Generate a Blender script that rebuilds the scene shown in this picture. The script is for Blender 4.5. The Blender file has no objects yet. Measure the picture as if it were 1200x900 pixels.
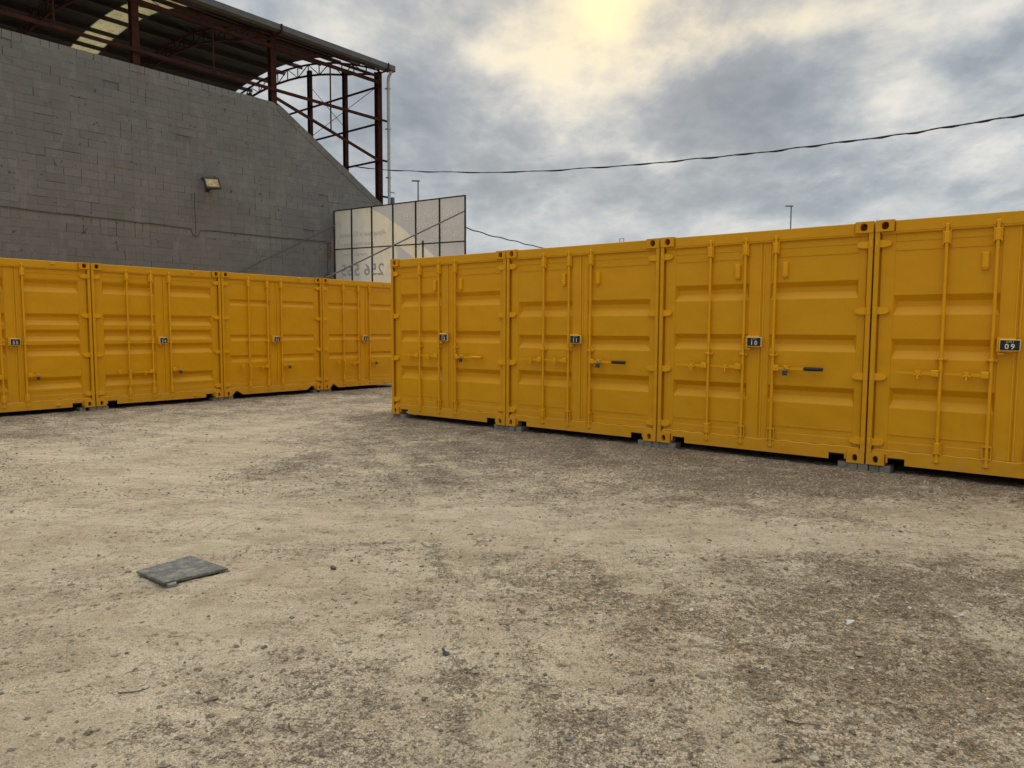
import bpy, bmesh, math, random
import numpy as np
from mathutils import Vector, Matrix

random.seed(7)
rng = np.random.default_rng(11)
sc = bpy.context.scene
COL = sc.collection

# ------------------------------------------------------------------ camera
CAM_Z = 1.56
F, PITCH, ROLL = 0.8488, math.radians(4.4285), math.radians(0.2267)
fwd = Vector((0, math.cos(PITCH), -math.sin(PITCH)))
r0 = Vector((1, 0, 0)); u0 = Vector((0, math.sin(PITCH), math.cos(PITCH)))
r1 = r0 * math.cos(ROLL) + u0 * math.sin(ROLL)
u1 = -r0 * math.sin(ROLL) + u0 * math.cos(ROLL)
cd = bpy.data.cameras.new('camera'); cam = bpy.data.objects.new('camera', cd); COL.objects.link(cam)
cd.sensor_width = 36; cd.lens = F / 1.2 * 36; cd.clip_start = 0.05; cd.clip_end = 3000
m = Matrix.Identity(4)
for i in range(3):
    m[i][0] = r1[i]; m[i][1] = u1[i]; m[i][2] = -fwd[i]
m[2][3] = CAM_Z
cam.matrix_world = m
sc.camera = cam

# ------------------------------------------------------------------ node helpers
class N:
    def __init__(s, nt): s.nt = nt
    def new(s, t, **kw):
        n = s.nt.nodes.new(t)
        for k, v in kw.items(): setattr(n, k, v)
        return n
    def link(s, a, b): s.nt.links.new(a, b)
    def put(s, sock, v):
        if isinstance(v, (int, float)): sock.default_value = v
        elif isinstance(v, (tuple, list, Vector)):
            v = tuple(v)
            if len(sock.default_value) == 4 and len(v) == 3: v = v + (1,)
            sock.default_value = v
        else: s.link(v, sock)
    def math(s, op, a, b=0.0, c=0.0, clamp=False):
        n = s.new('ShaderNodeMath', operation=op, use_clamp=clamp)
        for i, v in enumerate((a, b, c)): s.put(n.inputs[i], v)
        return n.outputs[0]
    def vm(s, op, a, b=(0, 0, 0)):
        n = s.new('ShaderNodeVectorMath', operation=op)
        s.put(n.inputs[0], a); s.put(n.inputs[1], b)
        return n.outputs[1] if op in ('LENGTH', 'DOT_PRODUCT', 'DISTANCE') else n.outputs[0]
    def mix(s, f, a, b, blend='MIX'):
        n = s.new('ShaderNodeMix', data_type='RGBA', blend_type=blend)
        s.put(n.inputs[0], f); s.put(n.inputs[6], a); s.put(n.inputs[7], b)
        return n.outputs[2]
    def noise(s, vec, scale, detail=4, rough=.55, dist=0.0, dim='3D'):
        n = s.new('ShaderNodeTexNoise', noise_dimensions=dim)
        s.put(n.inputs['Vector'], vec)
        n.inputs['Scale'].default_value = scale; n.inputs['Detail'].default_value = detail
        n.inputs['Roughness'].default_value = rough; n.inputs['Distortion'].default_value = dist
        return n.outputs[0]
    def voro(s, vec, scale, feature='F1', out=0):
        n = s.new('ShaderNodeTexVoronoi', feature=feature)
        s.put(n.inputs['Vector'], vec); n.inputs['Scale'].default_value = scale
        return n.outputs[out]
    def ss(s, v, a, b, lo=0.0, hi=1.0):
        n = s.new('ShaderNodeMapRange', interpolation_type='SMOOTHSTEP')
        s.put(n.inputs[0], v)
        n.inputs[1].default_value = a; n.inputs[2].default_value = b
        n.inputs[3].default_value = lo; n.inputs[4].default_value = hi
        return n.outputs[0]
    def lin(s, v, a, b, lo=0.0, hi=1.0):
        n = s.new('ShaderNodeMapRange'); s.put(n.inputs[0], v)
        n.inputs[1].default_value = a; n.inputs[2].default_value = b
        n.inputs[3].default_value = lo; n.inputs[4].default_value = hi
        return n.outputs[0]
    def ramp(s, v, stops):
        n = s.new('ShaderNodeValToRGB'); s.put(n.inputs[0], v)
        e = n.color_ramp.elements
        while len(e) < len(stops): e.new(0.5)
        for q, (p, c) in zip(e, stops): q.position = p; q.color = tuple(c) + (1,)
        return n.outputs[0]
    def scale(s, vec, k):
        n = s.new('ShaderNodeMapping'); s.put(n.inputs[0], vec); n.inputs['Scale'].default_value = k
        return n.outputs[0]

# ------------------------------------------------------------------ world: overcast evening sky
SUN_AZ, SUN_EL = 0.111, math.radians(22.6)
w = bpy.data.worlds.new('World'); sc.world = w; w.use_nodes = True
nt = w.node_tree; nt.nodes.clear(); n = N(nt)
sky = n.new('ShaderNodeTexSky', sky_type='NISHITA'); sky.sun_disc = False
sky.sun_elevation = SUN_EL; sky.sun_rotation = SUN_AZ
tc = n.new('ShaderNodeTexCoord').outputs['Generated']
D = n.vm('NORMALIZE', tc)
sx = n.new('ShaderNodeSeparateXYZ'); n.link(D, sx.inputs[0])
az = n.math('ARCTAN2', sx.outputs[0], sx.outputs[1])
el = n.math('ARCSINE', sx.outputs[2])
# cloud deck seen in perspective: divide by height above the horizon
den = n.math('ADD', n.math('MAXIMUM', sx.outputs[2], 0.0), 0.30)
cx = n.new('ShaderNodeCombineXYZ')
n.link(n.math('DIVIDE', sx.outputs[0], den), cx.inputs[0]); n.link(n.math('DIVIDE', sx.outputs[1], den), cx.inputs[1])
P = cx.outputs[0]
ae = n.new('ShaderNodeCombineXYZ'); n.link(az, ae.inputs[0]); n.link(el, ae.inputs[1])
wn = n.new('ShaderNodeTexNoise'); n.put(wn.inputs['Vector'], P); wn.inputs['Scale'].default_value = 3.2; wn.inputs['Detail'].default_value = 6
wv = n.vm('SUBTRACT', wn.outputs['Color'], (.5, .5, .5))
warp = n.vm('ADD', ae.outputs[0], n.vm('MULTIPLY', wv, (.22, .12, 0)))
BL = [(0.111,0.394,0.067,0.027,-0.36),(0.044,0.343,0.110,0.057,-0.30),(0.160,0.300,0.040,0.065,-0.24),(-0.047,0.386,0.057,0.023,0.14),
(-0.138,0.270,0.110,0.088,0.30),(0.022,0.220,0.080,0.052,0.12),(0.278,0.278,0.125,0.058,0.56),(0.378,0.332,0.058,0.027,0.06),
(0.425,0.366,0.140,0.022,-0.42),(0.492,0.280,0.048,0.045,-0.42),(0.580,0.310,0.060,0.034,0.26),(0.539,0.201,0.083,0.037,-0.36),
(0.227,0.178,0.206,0.028,0.26),(0.433,0.167,0.108,0.025,0.16),(0.034,0.149,0.138,0.028,-0.15),(0.395,0.128,0.181,0.021,-0.22),
(-0.226,0.363,0.099,0.037,-0.25),(0.204,0.214,0.076,0.009,-0.22),(0.07,0.275,0.035,0.05,-0.26),(0.0,0.33,0.05,0.03,-.16)]
T = None
for a, e, wx, wy, k in BL:
    d = n.vm('MULTIPLY', n.vm('SUBTRACT', warp, (a, e, 0)), (1/(wx*1.15), 1/(wy*1.15), 0))
    g = n.math('MULTIPLY', n.math('EXPONENT', n.math('MULTIPLY', n.vm('DOT_PRODUCT', d, d), -1.0)), k)
    T = g if T is None else n.math('ADD', T, g)
f1 = n.noise(P, 1.3, 8, .58, .35)
f2 = n.noise(n.scale(P, (1, .8, 1)), 7.5, 9, .62, .2)
f3 = n.noise(P, 24, 6, .65, .1)
T = n.math('ADD', T, n.math('MULTIPLY', n.math('SUBTRACT', f1, .5), .60))
T = n.math('ADD', T, n.math('MULTIPLY', n.math('SUBTRACT', f2, .5), .60))
T = n.math('ADD', T, n.math('MULTIPLY', n.math('SUBTRACT', f3, .5), .20))
f4 = n.noise(n.scale(P, (1, .75, 1)), 3.6, 8, .6, .2)
T = n.math('ADD', T, n.math('MULTIPLY', n.math('SUBTRACT', n.math('ABSOLUTE', n.math('SUBTRACT', f4, .5)), .075), 1.5))
T = n.math('ADD', T, .46)
cool = n.ramp(T, [(0.02, (.82, .80, .76)), (.22, (.64, .65, .645)), (.45, (.445, .485, .515)), (.68, (.325, .365, .405)), (.95, (.24, .28, .325))])
warm = n.ramp(T, [(0.0, (1.0, .86, .55)), (.18, (.84, .74, .55)), (.38, (.60, .56, .49)), (.62, (.35, .375, .40)), (.95, (.25, .28, .315))])
dsun = n.vm('MULTIPLY', n.vm('SUBTRACT', ae.outputs[0], (SUN_AZ + .05, .40, 0)), (1/.30, 1/.13, 0))
ws = n.math('EXPONENT', n.math('MULTIPLY', n.vm('DOT_PRODUCT', dsun, dsun), -1.0))
cc = n.mix(ws, cool, warm)
dglow = n.vm('MULTIPLY', n.vm('SUBTRACT', warp, (SUN_AZ, .398, 0)), (1/.036, 1/.020, 0))
gl = n.math('EXPONENT', n.math('MULTIPLY', n.vm('DOT_PRODUCT', dglow, dglow), -1.0))
cc = n.mix(n.math('MULTIPLY', n.math('MULTIPLY', gl, n.ss(T, .12, .42, 1.0, .15)), .7), cc, (1.25, 1.06, .58))
hz = n.ss(el, 0.02, 0.20, 1.0, 0.0)
cc = n.mix(n.math('MULTIPLY', hz, .75), cc, (.44, .505, .565))
# an overcast sky grows brighter towards the zenith
up = n.ss(el, .48, 1.4, 1.0, 4.6)
vs = n.new('ShaderNodeVectorMath', operation='SCALE'); n.link(cc, vs.inputs[0]); n.link(up, vs.inputs['Scale'])
b1 = n.new('ShaderNodeBackground'); n.link(sky.outputs[0], b1.inputs[0]); b1.inputs[1].default_value = 0.07
b2 = n.new('ShaderNodeBackground'); n.link(vs.outputs[0], b2.inputs[0]); b2.inputs[1].default_value = 1.0
mx = n.new('ShaderNodeMixShader'); mx.inputs[0].default_value = .94
n.link(b1.outputs[0], mx.inputs[1]); n.link(b2.outputs[0], mx.inputs[2])
wo = n.new('ShaderNodeOutputWorld'); n.link(mx.outputs[0], wo.inputs[0])

# ------------------------------------------------------------------ sun (veiled by cloud)
sl = bpy.data.lights.new('sun', 'SUN'); sl.energy = 1.1; sl.angle = math.radians(22); sl.color = (1, .90, .72)
so = bpy.data.objects.new('sun', sl); COL.objects.link(so)
sd = Vector((math.sin(SUN_AZ)*math.cos(SUN_EL), math.cos(SUN_AZ)*math.cos(SUN_EL), math.sin(SUN_EL)))
so.rotation_euler = sd.to_track_quat('Z', 'Y').to_euler(); so.location = (0, 0, 30)

vs_ = sc.view_settings
sc.display_settings.display_device = 'sRGB'
vs_.view_transform = 'Standard'; vs_.look = 'None'; vs_.exposure = 0.0; vs_.gamma = 1.0; vs_.use_curve_mapping = False
sc.cycles.max_bounces = 6; sc.cycles.diffuse_bounces = 3

# ------------------------------------------------------------------ mesh + object helpers
class MB:
    def __init__(s): s.v = []; s.f = []; s.sm = []
    def add(s, vs, fs, smooth=False):
        o = len(s.v); s.v += [tuple(p) for p in vs]; s.f += [tuple(i + o for i in f) for f in fs]; s.sm += [smooth] * len(fs); return s
    def box(s, x0, x1, y0, y1, z0, z1):
        return s.add([(x0,y0,z0),(x1,y0,z0),(x1,y1,z0),(x0,y1,z0),(x0,y0,z1),(x1,y0,z1),(x1,y1,z1),(x0,y1,z1)],
                     [(0,3,2,1),(4,5,6,7),(0,1,5,4),(1,2,6,5),(2,3,7,6),(3,0,4,7)])
    def cbox(s, x0, x1, y0, y1, z0, z1, c):        # box with chamfered front (low y) edges
        return s.add([(x0,y1,z0),(x1,y1,z0),(x1,y1,z1),(x0,y1,z1),(x0,y0+c,z0),(x1,y0+c,z0),(x1,y0+c,z1),(x0,y0+c,z1),
                      (x0+c,y0,z0+c),(x1-c,y0,z0+c),(x1-c,y0,z1-c),(x0+c,y0,z1-c)],
                     [(0,1,2,3),(0,4,5,1),(1,5,6,2),(2,6,7,3),(3,7,4,0),(4,8,9,5),(5,9,10,6),(6,10,11,7),(7,11,8,4),(8,11,10,9)])
    def prism(s, poly, y0, y1):                    # polygon in XZ, extruded in Y
        k = len(poly)
        return s.add([(x, y0, z) for x, z in poly] + [(x, y1, z) for x, z in poly],
                     [tuple(range(k)), tuple(range(2*k-1, k-1, -1))] + [(i, i+k, (i+1) % k + k, (i+1) % k) for i in range(k)])
    def ring(s, outer, inner, y0, y1, depth):      # plate in XZ with a hole tunnelled to depth
        k = len(outer)
        vs = [(x, y0, z) for x, z in outer] + [(x, y0, z) for x, z in inner] + [(x, depth, z) for x, z in inner] + [(x, y1, z) for x, z in outer]
        fs = []
        for i in range(k):
            j = (i + 1) % k
            fs += [(i, j, k+j, k+i), (k+i, k+j, 2*k+j, 2*k+i), (j, i, 3*k+i, 3*k+j)]
        fs += [tuple(range(2*k, 3*k)), tuple(range(4*k-1, 3*k-1, -1))]
        return s.add(vs, fs)
    def bar(s, p0, p1, wdt, hgt, upv=(0, 0, 1)):   # rectangular bar between two points
        p0 = Vector(p0); p1 = Vector(p1); d = (p1 - p0).normalized(); upv = Vector(upv)
        if abs(d.dot(upv)) > .98: upv = Vector((0, 1, 0))
        a = d.cross(upv).normalized() * wdt / 2; b = d.cross(a).normalized() * hgt / 2
        vs = [p + x*a + y*b for p in (p0, p1) for x, y in ((-1,-1),(1,-1),(1,1),(-1,1))]
        return s.add(vs, [(0,3,2,1),(4,5,6,7),(0,1,5,4),(1,2,6,5),(2,3,7,6),(3,0,4,7)])
    def tube(s, pts, rad, k=8, cap=True):
        pts = [Vector(p) for p in pts]; vs = []; fs = []
        rads = rad if isinstance(rad, (list, tuple)) else [rad] * len(pts)
        prev = None
        for i, p in enumerate(pts):
            d = (pts[min(i+1, len(pts)-1)] - pts[max(i-1, 0)]).normalized()
            a = d.cross(Vector((0, 0, 1)) if abs(d.z) < .95 else Vector((1, 0, 0))).normalized()
            if prev is not None:
                a = (prev - d * prev.dot(d)).normalized()
            prev = a; b = d.cross(a)
            for j in range(k):
                t = 2*math.pi*j/k; vs.append(p + (a*math.cos(t) + b*math.sin(t)) * rads[i])
        for i in range(len(pts)-1):
            for j in range(k):
                fs.append((i*k+j, i*k+(j+1) % k, (i+1)*k+(j+1) % k, (i+1)*k+j))
        if cap: fs += [tuple(range(k-1, -1, -1)), tuple((len(pts)-1)*k + j for j in range(k))]
        return s.add(vs, fs, True)
    def mesh(s, name, mat=None):
        me = bpy.data.meshes.new(name); me.from_pydata(s.v, [], s.f)
        me.polygons.foreach_set('use_smooth', s.sm)
        if any(s.sm) : me.set_sharp_from_angle(angle=math.radians(40))
        if mat: me.materials.append(mat)
        me.update(); return me

def obj(name, me, parent=None, loc=None, label=None, kind=None):
    o = bpy.data.objects.new(name, me); COL.objects.link(o)
    if parent: o.parent = parent
    if loc is not None: o.location = loc
    if label: o['label'] = label
    if kind: o['kind'] = kind
    return o
def thing(name, label, cat, mat=None, group=None, me=None):
    o = bpy.data.objects.new(name, me); COL.objects.link(o)
    if mat is not None: o.matrix_world = mat
    o['label'] = label; o['category'] = cat
    if group: o['group'] = group
    if me is None: o.empty_display_size = .2
    return o
CACHE = {}
def cached(key, fn):
    if key not in CACHE: CACHE[key] = fn()
    return CACHE[key]
def text_mesh(body, size, mat, align='CENTER', thick=.0015, spacing=1.0, shear=0.0, bold=0.0):
    cu = bpy.data.curves.new('lettering', 'FONT'); cu.body = body; cu.size = size; cu.align_x = align; cu.align_y = 'CENTER'
    cu.space_character = spacing; cu.shear = shear; cu.extrude = thick/2; cu.resolution_u = 2; cu.offset = bold
    o = bpy.data.objects.new('lettering', cu); COL.objects.link(o)
    dg = bpy.context.evaluated_depsgraph_get(); me = bpy.data.meshes.new_from_object(o.evaluated_get(dg))
    bpy.data.objects.remove(o); bpy.data.curves.remove(cu)
    me.transform(Matrix(((1,0,0,0),(0,0,-1,0),(0,1,0,0),(0,0,0,1))))
    me.materials.clear(); me.materials.append(mat); return me

# ------------------------------------------------------------------ numpy value noise (for the ground relief)
LAT = rng.random((256, 256))
def vnoise(x, y, f, seed=0):
    x = x*f + seed*17.3; y = y*f + seed*31.7
    xi = np.floor(x).astype(int); yi = np.floor(y).astype(int)
    fx = x - xi; fy = y - yi; fx = fx*fx*(3-2*fx); fy = fy*fy*(3-2*fy)
    a = LAT[xi & 255, yi & 255]; b = LAT[(xi+1) & 255, yi & 255]; c = LAT[xi & 255, (yi+1) & 255]; d = LAT[(xi+1) & 255, (yi+1) & 255]
    return (a*(1-fx)+b*fx)*(1-fy) + (c*(1-fx)+d*fx)*fy - .5

# ------------------------------------------------------------------ materials
def mat(name, build):
    m = bpy.data.materials.new(name); m.use_nodes = True; nt = m.node_tree; nt.nodes.clear(); n = N(nt)
    out = n.new('ShaderNodeOutputMaterial'); b = n.new('ShaderNodeBsdfPrincipled'); n.link(b.outputs[0], out.inputs[0])
    build(n, b, out); return m
def bump(n, b, h, strength, dist):
    q = n.new('ShaderNodeBump'); n.put(q.inputs['Height'], h); q.inputs['Strength'].default_value = strength; q.inputs['Distance'].default_value = dist
    n.link(q.outputs[0], b.inputs['Normal'])
def geo(n): return n.new('ShaderNodeNewGeometry').outputs['Position']
def oc(n): return n.new('ShaderNodeTexCoord').outputs['Object']

def yellow_paint(base, dusty):
    def f(n, b, out):
        p = geo(n)
        sz = n.new('ShaderNodeSeparateXYZ'); n.link(p, sz.inputs[0])
        big = n.noise(p, 1.3, 4, .6); med = n.noise(p, 9, 5, .6)
        streak = n.noise(n.scale(p, (14, 14, 1.2)), 1.0, 5, .65)
        c = n.mix(n.math('MULTIPLY', n.ss(big, .35, .7), .30), base, tuple(x*y for x, y in zip(base, (.90, .86, 1.2))))
        c = n.mix(n.math('MULTIPLY', n.ss(streak, .52, .75), .22), c, tuple(x*y for x, y in zip(base, (.80, .78, 1.6))))
        rnd = n.new('ShaderNodeObjectInfo').outputs['Random']
        c = n.mix(n.math('MULTIPLY', rnd, .5), c, tuple(x*y for x, y in zip(base, (.91, .93, 1.0))))
        # a few rust weeps under the hinges and along the seams
        rs = n.math('MULTIPLY', n.ss(n.noise(n.scale(p, (26, 26, 3.2)), 1.0, 4, .7), .70, .78), n.ss(n.noise(p, 1.6, 3), .50, .62))
        c = n.mix(n.math('MULTIPLY', rs, .45), c, (.36, .13, .01))
        # dust thrown up on the lower edge
        low = n.math('MULTIPLY', n.ss(sz.outputs[2], .10, .60, 1.0, 0.0), n.ss(med, .35, .65, .2, 1.0))
        c = n.mix(n.math('MULTIPLY', low, dusty), c, (.42, .33, .2))
        # small scuffs and chips
        ch = n.ss(n.noise(p, 70, 3, .7), .70, .76)
        ch = n.math('MULTIPLY', ch, n.ss(n.noise(p, 2.2, 2), .54, .66))
        c = n.mix(n.math('MULTIPLY', ch, .75), c, (.16, .07, .03))
        n.link(c, b.inputs['Base Color'])
        n.put(b.inputs['Roughness'], n.lin(med, .2, .8, .38, .56)); b.inputs['Specular IOR Level'].default_value = .24
        dents = n.math('ADD', n.math('MULTIPLY', n.noise(p, 2.8, 2, .4), 1.0), n.math('MULTIPLY', n.noise(p, 55, 3), .03))
        bump(n, b, dents, .75, .035)
    return f
YEL = (.70, .318, .001)
M_yel = mat('yellow_paint', yellow_paint(YEL, .12))
M_yel2 = mat('yellow_paint_lighter', yellow_paint((.79, .370, .002), .1))  # slightly lighter yellow for bars, hinges, handles and other fittings
def simple(col, rough=.6, metal=0.0, var=.15, sc_=8.0, bmp=0.0):
    def f(n, b, out):
        p = geo(n); q = n.noise(p, sc_, 5, .6)
        n.link(n.mix(n.ss(q, .3, .7), tuple(c*(1-var) for c in col), tuple(min(1, c*(1+var)) for c in col)), b.inputs['Base Color'])
        b.inputs['Roughness'].default_value = rough; b.inputs['Metallic'].default_value = metal
        if bmp: bump(n, b, n.noise(p, sc_*6, 4), .5, bmp)
    return f
M_black = mat('black_rubber', simple((.012, .012, .013), .55))
M_dark = mat('dark_underside', simple((.035, .03, .025), .8, 0, .3, 3))
M_floor = mat('plywood_floor', simple((.10, .07, .045), .8, 0, .3, 3))
M_sign = mat('black_sign_plate', simple((.007, .007, .007), .6))
M_cream = mat('sign_frame', simple((.74, .56, .24), .5))
M_letter = mat('sign_lettering', simple((.75, .68, .50), .5))
M_lock = mat('padlock_body', simple((.05, .05, .045), .5, .2))
M_steelc = mat('galvanised_steel', simple((.33, .34, .35), .45, .6, .2, 20))
def paver_mat(n, b, out):
    p = geo(n); q = n.noise(p, 30, 5, .65); r = n.new('ShaderNodeObjectInfo').outputs['Random']
    c = n.mix(n.ss(q, .3, .7), (.17, .152, .125), (.31, .28, .235)); c = n.mix(n.math('MULTIPLY', r, .35), c, (.17, .15, .12))
    n.link(c, b.inputs['Base Color']); b.inputs['Roughness'].default_value = .9; bump(n, b, n.noise(p, 220, 3), .6, .004)
M_paver = mat('concrete_paver', paver_mat)

def block_mat(n, b, out):
    p = oc(n)
    t = n.new('ShaderNodeAttribute', attribute_name='tint').outputs['Fac']
    g = geo(n)
    big = n.noise(g, .55, 5, .6, .3); med = n.noise(g, 3.5, 5, .65); fine = n.noise(g, 90, 3, .7)
    smear = n.noise(n.scale(g, (1, 1, .45)), 2.0, 6, .7, .8)
    c = n.mix(t, (.155, .152, .144), (.222, .217, .203))
    c = n.mix(n.math('MULTIPLY', n.ss(big, .35, .68), .6), c, (.205, .200, .188))
    c = n.mix(n.math('MULTIPLY', n.ss(smear, .51, .64), .6), c, (.25, .243, .225))
    c = n.mix(n.math('MULTIPLY', n.ss(med, .5, .72), .22), c, (.135, .131, .122))
    c = n.mix(n.math('MULTIPLY', n.ss(fine, .42, .68), .40), c, (.095, .092, .086))
    c = n.mix(n.math('MULTIPLY', n.ss(n.noise(g, 26, 4, .7), .5, .7), .30), c, (.125, .121, .113))
    chip = n.math('MULTIPLY', n.ss(n.noise(g, 8.5, 3, .6), .66, .70), n.ss(n.noise(g, 1.7, 2), .42, .55))
    c = n.mix(n.math('MULTIPLY', chip, .7), c, (.045, .043, .040))
    # rust washed down from the column feet
    sp = n.new('ShaderNodeAttribute', attribute_name='stain').outputs['Fac']
    c = n.mix(n.math('MULTIPLY', sp, n.ss(n.noise(n.scale(g, (6, 6, 1)), 1.5, 5), .35, .65)), c, (.165, .115, .065))
    n.link(c, b.inputs['Base Color']); b.inputs['Roughness'].default_value = .93; b.inputs['Specular IOR Level'].default_value = .2
    h = n.math('ADD', n.math('MULTIPLY', fine, .35), n.noise(g, 22, 4, .7))
    bump(n, b, n.math('SUBTRACT', h, n.math('MULTIPLY', chip, 1.2)), .7, .014)
M_block = mat('painted_concrete_block', block_mat)

def rust_red(n, b, out):
    p = geo(n); q = n.noise(p, 6, 6, .7); s2 = n.noise(p, 30, 4)
    c = n.mix(n.ss(q, .35, .65), (.030, .009, .006), (.055, .018, .010)); c = n.mix(n.ss(s2, .6, .75), c, (.022, .013, .011))
    n.link(c, b.inputs['Base Color']); b.inputs['Roughness'].default_value = .8; b.inputs['Specular IOR Level'].default_value = .15
M_rust = mat('red_oxide_steel', rust_red)
M_purl = mat('dark_purlin_steel', simple((.035, .022, .020), .7))
M_gutter = mat('zinc_gutter', simple((.10, .102, .102), .5, .3, .15, 4))
M_pipe = mat('grey_downpipe', simple((.36, .38, .40), .5, 0, .12, 5))
def sheet_mat(n, b, out):
    p = geo(n); q = n.noise(p, 2, 5, .6); r = n.new('ShaderNodeObjectInfo').outputs['Random']
    c = n.mix(n.ss(q, .3, .7), (.035, .037, .039), (.060, .062, .064)); c = n.mix(n.math('MULTIPLY', r, .35), c, (.03, .03, .031))
    n.link(c, b.inputs['Base Color']); b.inputs['Roughness'].default_value = .65; b.inputs['Metallic'].default_value = .2
M_sheet = mat('roof_sheet', sheet_mat)
def translucent(build_col, k=.55):
    def f(n, b, out):
        c = build_col(n); n.link(c, b.inputs['Base Color']); b.inputs['Roughness'].default_value = .6
        t = n.new('ShaderNodeBsdfTranslucent'); n.link(c, t.inputs[0])
        mxs = n.new('ShaderNodeMixShader'); mxs.inputs[0].default_value = k
        n.link(b.outputs[0], mxs.inputs[1]); n.link(t.outputs[0], mxs.inputs[2]); n.link(mxs.outputs[0], out.inputs[0])
    return f
def skylight_col(n):
    g = geo(n); return n.mix(n.ss(n.noise(g, 5, 5, .7), .35, .7), (.46, .40, .22), (.30, .24, .12))
M_skyl = mat('translucent_roof_sheet', translucent(skylight_col, .75))
def banner_col(n):
    p = oc(n); s = n.new('ShaderNodeSeparateXYZ'); n.link(p, s.inputs[0]); X = s.outputs[0]; Z = s.outputs[2]
    warpn = n.math('MULTIPLY', n.math('SUBTRACT', n.noise(p, 1.2, 3), .5), .10)
    # curved edge of the printed grey field: z above line through the measured points
    e1 = n.math('ADD', n.math('MULTIPLY', n.math('SUBTRACT', X, 1.68), .60), 3.79)
    e1 = n.math('ADD', e1, n.math('MULTIPLY', n.math('MULTIPLY', n.math('SUBTRACT', X, 1.68), n.math('SUBTRACT', X, 3.96)), -.06))
    top = n.ss(n.math('SUBTRACT', n.math('ADD', Z, warpn), e1), -.02, .02)
    low = n.math('MULTIPLY', n.ss(n.math('SUBTRACT', Z, n.math('SUBTRACT', e1, .62)), .02, -.02), n.ss(X, 3.3, 3.0))
    grey = n.math('MAXIMUM', top, low)
    ccol = n.mix(n.ss(n.noise(p, .8, 3), .35, .65), (.74, .69, .57), (.80, .77, .69))
    tan = n.math('MULTIPLY', n.ss(X, 5.2, 3.6), .35); ccol = n.mix(tan, ccol, (.76, .62, .38))
    c = n.mix(grey, ccol, (.53, .505, .485))
    wr = n.noise(n.scale(p, (2.2, 1, .8)), 2.2, 5, .6, 1.0)
    c = n.mix(n.math('MULTIPLY', n.ss(wr, .5, .75), .28), c, (.33, .28, .20))  # shading of folds and wrinkles, painted into the fabric colour
    return c
M_banner = mat('banner_fabric', translucent(banner_col, .6))
M_txt_l = mat('banner_print_light', translucent(lambda n: n.mix(.5, (.90, .87, .80), (.90, .87, .80)), .05))
M_txt_d = mat('banner_print_grey', translucent(lambda n: n.mix(.5, (.64, .63, .61), (.64, .63, .61)), .3))
M_frame = mat('dark_steel_frame', simple((.035, .03, .03), .6, .3))
M_strut = mat('weathered_steel_tube', simple((.085, .083, .08), .6, .1))
M_wire = mat('cable_sheath', simple((.012, .012, .013), .7))
M_lampglass = mat('yellowed_lamp_glass', simple((.46, .35, .14), .25, 0, .45, 12))
M_lamphouse = mat('lamp_housing', simple((.03, .028, .025), .6))
M_pole = mat('lamp_post_steel', simple((.14, .15, .16), .5, .3))
def slab_mat(n, b, out):
    p = oc(n); q = n.noise(p, 18, 6, .7); s = n.noise(p, 140, 3, .8)
    scr = n.ss(n.math('ABSOLUTE', n.math('SUBTRACT', n.noise(n.scale(p, (2, 9, 9)), 2.0, 5, .6), .5)), 0.0, .012, 1.0, 0.0)
    c = n.mix(n.ss(q, .35, .65), (.060, .054, .046), (.125, .113, .095)); c = n.mix(n.ss(s, .52, .66), c, (.22, .21, .19))
    c = n.mix(n.math('MULTIPLY', scr, .55), c, (.30, .29, .26)); c = n.mix(n.math('MULTIPLY', n.ss(n.noise(p, 22, 6, .7), .50, .62), .6), c, (.30, .25, .17))
    n.link(c, b.inputs['Base Color']); b.inputs['Roughness'].default_value = .7; bump(n, b, s, .5, .003)
M_slab = mat('stone_slab', slab_mat)

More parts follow.
